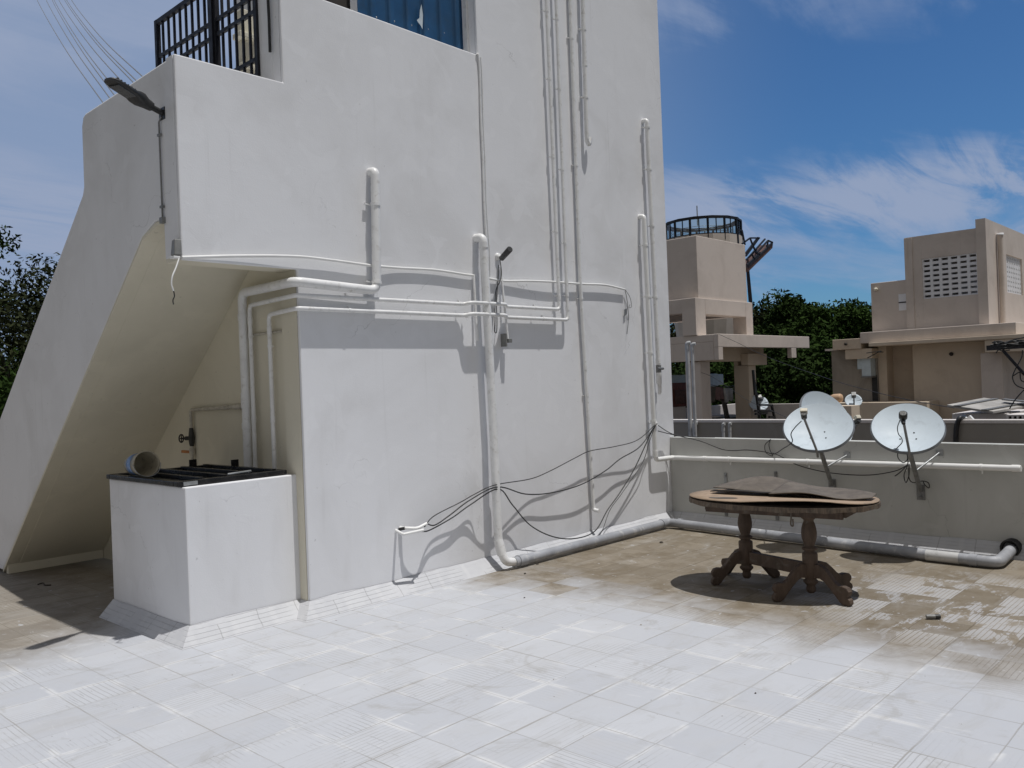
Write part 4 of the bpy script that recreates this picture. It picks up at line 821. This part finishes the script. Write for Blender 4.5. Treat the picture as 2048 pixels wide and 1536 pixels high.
# white tank unit, red cabinet, clothes
p0, p1 = on_y(1340, 738, 15.0), on_y(1448, 775, 15.0)
ub = thing('water_unit', 'long pale blue metal tank under the far canopy', 'tank', (p0.x, 15.0, p1.z))
obj('tank_body', MB().box(p0.x-.5, on_y(1436, 750, 15).x, 15.0, 15.8, on_y(1440, 772, 15).z, on_y(1440, 747, 15).z), M['bluewhite'], ub, .02); obj('tank_end', MB().box(on_y(1436, 750, 15).x+.002, on_y(1448, 750, 15).x, 15.02, 15.78, on_y(1440, 770, 15).z, on_y(1440, 748.5, 15).z), M['bluewhite'], ub, .02)
for xx in (p0.x, on_y(1430, 750, 15).x): obj('leg', MB().box(xx, xx+.06, 15.3, 15.36, -.25, on_y(1440, 772, 15).z), M['darkiron'], ub)
p0, p1 = on_y(1347, 766, 14.2), on_y(1374, 812, 14.2)
rc = thing('red_cabinet', 'red brown metal cabinet under the far canopy', 'cabinet', (p0.x, 14.2, p1.z))
obj('cabinet_body', MB().box(p0.x-.3, p1.x, 14.2, 14.7, p1.z, p0.z), M['red'], rc, .015); obj('door_panel', MB().box(p0.x+.02, p1.x-.06, 14.175, 14.199, p1.z+.08, p0.z-.22), M['rust'], rc, .01)
obj('plinth', MB().box(p0.x-.3, p1.x, 14.25, 14.7, -.25, p1.z-.002), M['pale'], rc)
ly = 13.4
cable('clothes_line', 'thin line carrying washing between the far columns', [on_y(1416, 769, ly), on_y(1450, 773, ly), on_y(1495, 768, ly)], .01, M['black'], 'line')
def garment(label, pts, mat, i):
    P3 = [on_y(x, y, ly+.03*i) for x, y in pts]; z1 = max(p.z for p in P3); mb = MB(); n = len(P3)
    xs = sorted(P3[:2], key=lambda p: p.x)
    def f(u, v):
        t_ = lerp(P3[0], P3[1], u); bt = lerp(P3[3], P3[2], u); p = lerp(t_, bt, v); return (p.x, p.y+.05*math.sin(u*14+i)*v, p.z+.03*math.sin(u*9+i*2)*v)
    mb.grid(f, 14, 8); tag(obj('garment', mb, mat, solid=.01, loc=P3[0]), label, 'washing', 'washing on the far line')
garment('dark grey garment hanging at the left of the far line', [(1415, 772), (1432, 773), (1430, 804), (1417, 806)], M['grey_cloth'], 0)
garment('dull pink garment hanging on the far line', [(1431, 773), (1446, 775), (1450, 800), (1433, 800)], M['pink_cloth'], 1)
garment('pale grey garment hanging on the far line', [(1447, 776), (1465, 776), (1466, 800), (1452, 804)], M['white_cloth'], 2)
garment('long dark garment trailing from the far line', [(1438, 778), (1448, 779), (1457, 838), (1450, 838)], M['grey_cloth'], 3)
garment('longest dark garment at the right of the far line', [(1466, 773), (1493, 770), (1488, 818), (1470, 800)], M['grey_cloth'], 4)
bt = thing('work_bench', 'low bench with flat boards under the far canopy', 'bench', (on_y(1440, 825, 13.6).x, 13.6, -.25))
p0, p1 = on_y(1418, 826, 13.8), on_y(1480, 832, 13.8)
obj('bench_top', MB().box(p0.x, p1.x, 13.6, 14.3, p1.z, p1.z+.05), M['arm'], bt); obj('bench_board', MB().box(p0.x+.1, p1.x-.6, 13.65, 14.2, p1.z+.051, p1.z+.09), M['pale'], bt)
for xx in (p0.x+.05, p1.x-.1): obj('bench_leg', MB().box(xx, xx+.08, 13.65, 14.2, -.25, p1.z-.001), M['arm'], bt)
# roof-top glass cabin, farther away
gc = V((38.2, 22.1, 8.55)); GC = thing('glass_cabin', 'round glazed cabin with dark frames on the rooftop beyond the water tower', 'cabin', gc)
nseg = 14; R0 = 1.9; hC = .78
pts = [gc+V((R0*math.cos(2*math.pi*(k+.5)/nseg), R0*math.sin(2*math.pi*(k+.5)/nseg), 0)) for k in range(nseg)]
fr = MB()
for k in range(nseg):
    a, b = pts[k], pts[(k+1) % nseg]
    fr.bar(a+V((0, 0, hC)), b+V((0, 0, hC)), .10, .09); fr.bar(a, b, .08, .06); fr.bar(a-V((0, 0, .3)), a+V((0, 0, hC)), .085, .085)
    fr.bar(lerp(a, b, .5), lerp(a, b, .5)+V((0, 0, hC)), .04, .04)
obj('mullions', fr, M['navy'], GC)
obj('roof_ring', MB().lathe([(R0*.86, .03), (R0*1.0, .03), (R0*1.0, .0), (R0*.86, -.0), (R0*.86, .03)], gc+V((0, 0, hC+.06)), (0, 0, 1), nseg, False), M['navy'], GC)
gl = MB()
for k in range(nseg):
    a, b = pts[k], pts[(k+1) % nseg]; gl.add([a*.995+gc*.005, b*.995+gc*.005, b*.995+gc*.005+V((0, 0, hC)), a*.995+gc*.005+V((0, 0, hC))], [(0, 1, 2, 3)])
obj('glazing', gl, M['glass'], GC)
ri = MB()
for z in (.2, .32, .44): ri.tube([gc+V((R0*.8*math.cos(t), R0*.8*math.sin(t), z)) for t in [2*math.pi*k/24 for k in range(24)]], .012, 6, closed=True)
obj('inner_rail', ri, M['ltgrey'], GC)
obj('base_wall', MB().lathe([(R0*1.04, -.02), (R0*1.04, -.5), (R0*.7, -6)], gc, (0, 0, 1), nseg, False), M['tan'], GC)
an = obj('antenna_mast', MB().tube([gc+V((.1, .3, hC)), gc+V((.1, .3, hC+1.0))], .03, 8).lathe([(0, .05), (.05, .03), (.08, 0), (0, -.02)], gc+V((.1, .3, hC+.42)), (0, 0, 1), 10), M['ltgrey'], GC)
# leaning steel frame on the back of the tower
TY = 14.5
def tq(x, y, d=0): return on_y(x, y, TY+d)
SF = thing('steel_frame', 'rusted steel sign frame leaning out behind the water tower', 'frame', tq(1497, 545))
fr = MB()
for d in (0,):
    for a, b in (((1478, 513), (1475, 459)), ((1475, 459), (1484, 461)), ((1484, 461), (1490, 490)), ((1484, 488), (1500, 476)), ((1500, 476), (1506, 492)), ((1492, 512), (1518, 476)), ((1490, 508), (1516, 475)), ((1496, 516), (1530, 478)), ((1506, 492), (1513, 506)), ((1513, 506), (1536, 481)), ((1536, 481), (1534, 498)), ((1536, 481), (1545, 485)), ((1496, 532), (1545, 485)), ((1500, 476), (1519, 476)), ((1492, 520), (1512, 500)), ((1494, 530), (1520, 505)), ((1513, 506), (1519, 510)), ((1505, 510), (1509, 520))):
        fr.bar(tq(*a, d), tq(*b, d), .05)
for a in ((1518, 476), (1536, 481), (1545, 485), (1496, 520)): fr.bar(tq(*a, 0), tq(*a, .5), .05)
obj('truss', fr, M['navy'], SF)
obj('sign_panel', MB().prism([tq(1495, 535), tq(1546, 487), tq(1545, 496), tq(1496, 544)], (0, .5, 0)), M['rust'], SF)
obj('support_post', MB().tube([tq(1496, 540, .2), tq(1503, 610, .2), tq(1504, 680, .2)], .05, 8), M['navy'], SF)
obj('support_post', MB().tube([tq(1494, 540, .5), tq(1499, 604, .5)], .035, 8), M['navy'], SF)
# black metal stand and far dish by the pale wall
fd = on_y(1517, 806, 12.4)
def small_dish(label, c, Rr, n):
    c = V(c); n = V(n).normalized(); up = (V((0, 0, 1))-n*n.z).normalized(); sx = up.cross(n); d = thing('satellite_dish', label, 'satellite dish', c, 'small far satellite dishes')
    obj('reflector', MB().grid(lambda u, v: c+(sx*math.cos(2*math.pi*v)+up*math.sin(2*math.pi*v))*Rr*(.03+.97*u)+n*.2*Rr*(u*u-1), 6, 30), M['dish'], d, solid=.01)
    obj('feed_arm', MB().tube([c-up*Rr*.9, c+n*Rr*.8+up*.02], .018, 8).obox(c+n*Rr*.8+up*.05, sx, up, n, .05, .05, .06), M['arm'], d)
    obj('mast', MB().tube([c-n*.1*Rr-n*.15, c-n*.3-up*Rr*1.1, V((c.x+.25, c.y, -.25))], .025, 8), M['arm'], d); return d
small_dish('small far satellite dish by the black metal stand', fd, .30, (-.6, -.5, .6))
small_dish('small far satellite dish before the tan house', on_x(1707, 801, 21.0), .20, (-.7, -.35, .6))
ms = thing('metal_stand', 'black angle iron stand beside the far column', 'stand', on_y(1530, 840, 12.0)); mb = MB()
for a, b in (((1508, 760), (1520, 838)), ((1516, 800), (1524, 800)), ((1518, 810), (1544, 810)), ((1543, 810), (1550, 840)), ((1510, 822), (1546, 822)), ((1511, 828), (1534, 826)), ((1538, 834), (1548, 834)), ((1506, 740), (1510, 790))):
    mb.bar(on_y(*a, 12.0), on_y(*b, 12.0), .06)
obj('angle_frame', mb, M['black'], ms); obj('shelf_plate', MB().bar(on_y(1512, 820, 12.1), on_y(1533, 821, 12.1), .2, .05), M['pale'], ms)
pt = on_x(1683, 797, 20.0); tag(obj('clay_barrel', MB().lathe([(0, .0), (.08, .0), (.105, .07), (.105, .22), (.085, .26), (.0, .27)], V((20.0, pt.y+.25, pt.z)), (0, -1, .05), 18), M['orangepot']), 'pale orange barrel lying near the tan house', 'barrel')
tag(obj('barrel_plinth', MB().box(19.8, 20.3, pt.y-.3, pt.y+.4, -.25, pt.z-.17), M['tan2']), 'low tan plinth under the pale orange barrel', 'plinth')
cable('long_wire', 'thin wire slanting from the far canopy down to the covered block', [on_x(1437, 668, 21.2), on_x(1474, 685, 20.5), on_x(1540, 716, 19), on_x(1658, 758, 17), on_x(1738, 781, 16), on_x(1818, 800, 15), on_x(1908, 816, 13.5)], .0055, M['black'], 'wire')
cable('long_wire', 'thin wire slanting past the washing line towards the dishes', [on_x(1398, 743, 21.5), on_x(1430, 757, 21), on_x(1495, 800, 19), on_x(1540, 820, 17), on_x(1585, 840, 14)], .0055, M['black'], 'wire')
# ------------------------------------------------------------------ tan house at the right
HX = 24.2
HB = thing('tan_house', 'tan concrete house with white pierced screens and stepped canopies', 'building', (HX, 7, 0))
A, A2 = M['tan'], M['tan2']
jy0, jy1, jz0, jz1 = 6.12, 7.47, 3.50, 4.58        # screen opening on the shaded side
x1 = 24.3
mb = MB().box(x1, x1+.2, 7.47, 7.89, 2.5, 5.20).box(x1, x1+.2, 6.05, 7.469, 4.58, 5.20).box(x1, x1+.2, 6.05, 7.469, 2.5, 3.50)
mb.box(24.28, 31, 7.70, 7.90, 2.5, 5.18).box(24.501, 31, 6.05, 7.69, 5.0, 5.18)
obj('upper_wall', mb, A, HB)
fy0 = 5.88
kx0, kx1, kz0, kz1 = 26.15, 27.9, 3.62, 4.66
mb = MB().box(24.20, 26.149, fy0, 6.11, 2.5, 5.41).box(kx1, 32, fy0, 6.11, 2.5, 5.41).box(kx0, kx1, fy0, 6.11, kz1, 5.41).box(kx0, kx1, fy0, 6.11, 2.5, kz0)
obj('front_wall', mb, A, HB)
def screen(org, du, dv, W_, Hh, nu, nv, t_, barx, barz):
    mb = MB(); org = V(org); du = V(du); nrm = du.cross(V((0, 0, 1)))
    for i in range(nu+1): mb.obox(org+du*(W_*i/nu)+V((0, 0, Hh/2)), du, nrm, (0, 0, 1), barx, t_, Hh/2)
    for j in range(nv+1): mb.obox(org+du*(W_/2)+V((0, 0, Hh*j/nv)), du, nrm, (0, 0, 1), W_/2, t_*.94, barz)
    return mb
wm = M['white']
obj('pierced_screen', screen((x1+.08, jy0+.0, jz0), (0, 1, 0), 0, 1.349, 1.08, 6, 8, .05, .035, .038), wm, HB)
obj('pierced_screen', screen((kx0, fy0+.1, kz0), (1, 0, 0), 0, kx1-kx0, kz1-kz0, 9, 8, .06, .05, .04), wm, HB)
pa, pb = on_y(2000, 468, fy0-.09), on_y(2010, 645, fy0-.09)
pp_ = obj('rain_pipe', MB().tube([(pa.x, pa.y, pa.z), (pa.x, pa.y, 2.6)], .07, 14), A, HB); obj('pipe_cap', MB().lathe([(0, .03), (.085, .02), (.085, -.03)], pa, (0, 0, 1), 16), wm, pp_)
obj('side_block', MB().box(24.4, 29, 7.901, 8.87, 2.5, 4.08), A, HB, .012)
wnd = obj('window', MB().box(24.385, 24.399, 7.92, 8.13, 3.25, 3.70), wm, HB); obj('window_bar', MB().box(24.375, 24.384, 7.92, 8.13, 3.455, 3.485), M['black'], wnd)
obj('canopy', MB().box(23.9, 30, 5.22, 9.03, 2.40, 2.70), A, HB, .012)
obj('canopy_lip', MB().box(23.75, 30, 4.5, 8.75, 2.30, 2.398).box(23.8, 30, 4.5, 5.9, 1.98, 2.298), A2, HB, .01)
obj('side_canopy', MB().box(23.95, 26, 9.031, 9.83, 2.26, 2.55).box(24.0, 24.6, 8.76, 9.5, 1.98, 2.258), A2, HB, .01)
obj('lower_wall', MB().box(24.5, 30, 6.06, 7.86, -.25, 2.299), A2, HB, .01); obj('recess_wall', MB().box(25.0, 30, 7.861, 8.78, -.25, 2.299), A2, HB); obj('recess_return', MB().box(24.5, 24.999, 8.55, 8.78, -.25, 2.299), A2, HB)
obj('corner_column', MB().box(24.15, 24.499, 5.6, 6.1, -.25, 1.979).box(24.501, 30, 5.6, 6.055, -.25, 1.979), A, HB, .012)
obj('low_step', MB().box(23.4, 24.4, 7.2, 10.2, -.25, .78), A2, HB, .01)
obj('block_wall', MB().box(24.45, 26, 8.79, 10.08, -.25, 2.255), M['block'], HB, .01); obj('slab_edge', MB().box(24.3, 26, 9.84, 10.2, 2.257, 2.31), M['pale'], HB)
obj('door', MB().box(24.43, 24.448, 8.80, 8.95, .7, 1.5), M['black'], HB)
obj('vent_stub', MB().lathe([(.0, .05), (.05, .05), (.05, 0)], on_x(1903, 708, 24.5), (-1, 0, 0), 12), M['brown'], HB)
obj('vent_stub', MB().lathe([(.0, .05), (.04, .05), (.04, 0)], on_x(1692, 688, 23.95), (-1, 0, 0), 12), M['brown'], HB)
wl = obj('wall_light', MB().lathe([(.0, .1), (.05, .08), (.05, 0)], on_x(1753, 579, 24.4), (-1, 0, 0), 12), M['cream'], HB)
aa, ab = on_x(1725, 713, 24.2), on_x(1745, 752, 24.2)
ac = thing('cooler_unit', 'pale blue cooler box on the tan house side wall', 'air cooler', (24.2, aa.y, ab.z)); obj('cooler_body', MB().box(24.1, 24.449, ab.y, aa.y, ab.z, aa.z), M['bluewhite'], ac, .01); obj('cooler_base', MB().box(24.08, 24.449, ab.y-.02, aa.y+.02, ab.z-.04, ab.z-.002), M['arm'], ac)
obj('top_grille', MB().box(24.12, 24.449, aa.y+.002, aa.y+.12, aa.z-.35, aa.z-.002), M['bluewhite'], ac)
an_ = thing('rod_aerial', 'thin forked black aerial rod before the tan house', 'aerial', on_x(1745, 715, 23.4)); obj('rods', MB().tube([on_x(1733, 706, 23.6), on_x(1763, 702, 23.6)], .012, 6).tube([on_x(1735, 716, 23.6), on_x(1757, 704, 23.6), (23.95, on_x(1757, 704, 23.6).y, on_x(1757, 704, 23.6).z)], .012, 6), M['black'], an_)
# ------------------------------------------------------------------ trees
def tree(label, base, top, rad, nclump, nleaf, mat, leaf=.16, shape=1.0, trunk_r=.22, seed=0, low=.25, group='trees beyond the houses', gaps=.0):
    R = np.random.default_rng(seed); base = V(base); Hh = top-base.z
    t_ = thing('broadleaf_tree', label, 'tree', base, group)
    tm = MB(); ctr = []
    tm.tube(smooth_path([base, base+V((.2, .1, Hh*.25)), base+V((-.1, .25, Hh*.5)), base+V((.1, 0, Hh*.75))], 4), [trunk_r*(1-.8*i/12) for i in range(13)], 9)
    for i in range(nclump):
        a = R.uniform(0, 2*math.pi); zc = low+(1-low)*R.beta(1.6, 1.3); env = math.sin(min(1, (zc-low)/(1-low)*.86+.14)*math.pi)**.6
        rr = rad*env*math.sqrt(R.uniform(.05, 1)); c = V((base.x+rr*math.cos(a), base.y+rr*math.sin(a), base.z+Hh*zc*(.93+.07*R.random())))
        ctr.append((c, rad*R.uniform(.16, .34)*shape))
        if i % 3 == 0:
            s0_ = base+V((0, 0, Hh*max(.18, zc*.55))); mid = lerp(s0_, c, .5)+V((R.uniform(-.3, .3), R.uniform(-.3, .3), .25)); tm.tube(smooth_path([s0_, mid, c], 4), [trunk_r*.34*(1-.85*k/8) for k in range(9)], 6)
    obj('trunk', tm, M['bark'], t_)
    k = R.integers(0, len(ctr), nleaf); C0 = np.array([tuple(c) for c, _ in ctr])[k]; rs = np.array([r for _, r in ctr])[k]
    d = R.normal(size=(nleaf, 3)); d /= np.linalg.norm(d, axis=1)[:, None]; d[:, 2] *= .72
    p = C0+d*(rs*R.uniform(.25, 1.12, nleaf)**.7)[:, None]
    nrm = R.normal(size=(nleaf, 3))+d*.8+np.array([0, 0, .6]); nrm /= np.linalg.norm(nrm, axis=1)[:, None]
    a1 = np.cross(nrm, R.normal(size=(nleaf, 3))); a1 /= np.linalg.norm(a1, axis=1)[:, None]; a2 = np.cross(nrm, a1)
    s_ = leaf*R.uniform(.55, 1.25, nleaf)[:, None]
    q = np.stack([p-a1*s_, p-a2*s_*.42, p+a1*s_, p+a2*s_*.42], 1).reshape(-1, 3)-np.array(tuple(base))
    me = bpy.data.meshes.new('crown'); me.vertices.add(nleaf*4); me.vertices.foreach_set('co', q.ravel().astype(np.float32)); me.loops.add(nleaf*4); me.polygons.add(nleaf)
    me.loops.foreach_set('vertex_index', np.arange(nleaf*4, dtype=np.int32)); me.polygons.foreach_set('loop_start', np.arange(0, nleaf*4, 4, dtype=np.int32)); me.polygons.foreach_set('loop_total', np.full(nleaf, 4, dtype=np.int32))
    me.update(calc_edges=True); me.materials.append(mat); o = bpy.data.objects.new('crown', me); COL.objects.link(o); o.parent = t_
    return t_
def tree_at(px, py, dist, **k):
    d = sight(px, py); p = CAM+d*(dist/math.hypot(d.x, d.y)); return tree(base=(p.x, p.y, -9), top=p.z, **k)
tree_at(1590, 594, 47, rad=3.6, nclump=70, nleaf=42000, mat=M['leaf'], leaf=.125, seed=1, low=.40, label='dark bushy tree rising highest right of the steel frame')
tree_at(1670, 598, 44, rad=3.8, nclump=75, nleaf=44000, mat=M['leaf2'], leaf=.12, seed=2, low=.38, label='rounded dark green tree midway between the two far houses')
tree_at(1722, 612, 48, rad=3.2, nclump=60, nleaf=34000, mat=M['leaf'], leaf=.12, seed=3, low=.40, label='dark tree crown touching the tan house upper block')
tree_at(1535, 612, 52, rad=3.6, nclump=60, nleaf=34000, mat=M['leaf3'], leaf=.13, seed=4, low=.40, label='dull green tree just behind the water tower post')
tree_at(1450, 640, 50, rad=4.0, nclump=60, nleaf=32000, mat=M['leaf'], leaf=.13, seed=5, low=.35, label='dark tree seen through the open columns of the water tower')
tree_at(1370, 640, 52, rad=4.0, nclump=55, nleaf=28000, mat=M['leaf3'], leaf=.13, seed=6, low=.35, label='dark tree half hidden beside the white stair tower')
for i, (x, y, d) in enumerate(((1560, 690, 36), (1640, 690, 37), (1715, 700, 39), (1490, 700, 37), (1410, 700, 38))):
    tree_at(x, y, d, rad=3.4, nclump=60, nleaf=32000, mat=M['leaf2'] if i % 2 else M['leaf'], leaf=.12, seed=20+i, low=.30, trunk_r=.16, group='lower trees before the tall ones',
            label=('low dark bush left of the pale terrace wall', 'low green bush below the rounded tree', 'low dark bush against the grey block wall', 'low bush behind the far washing line', 'low bush behind the pair of terrace pipes')[i])
tree_at(60, 470, 19, rad=3.0, nclump=46, nleaf=21000, mat=M['leaf3'], leaf=.062, seed=11, low=.42, trunk_r=.2, group='trees behind the stairs', label='open dark tree with thin branches behind the stair parapet')
tree_at(-70, 455, 20, rad=2.8, nclump=46, nleaf=21000, mat=M['leaf'], leaf=.062, seed=12, low=.42, trunk_r=.2, group='trees behind the stairs', label='dark tree cut by the left edge of the view')
tree_at(120, 520, 23, rad=2.8, nclump=50, nleaf=21000, mat=M['leaf3'], leaf=.065, seed=13, low=.40, trunk_r=.2, group='trees behind the stairs', label='darker tree close against the sloping stair parapet')
tree_at(30, 660, 17, rad=2.6, nclump=60, nleaf=34000, mat=M['leaf2'], leaf=.065, seed=14, low=.30, trunk_r=.16, group='trees behind the stairs', label='low dense green tree below the open branches')
tree_at(-40, 700, 26, rad=5, nclump=70, nleaf=36000, mat=M['leaf'], leaf=.10, seed=15, low=.25, trunk_r=.16, group='trees behind the stairs', label='broad low dark tree at the far left bottom')
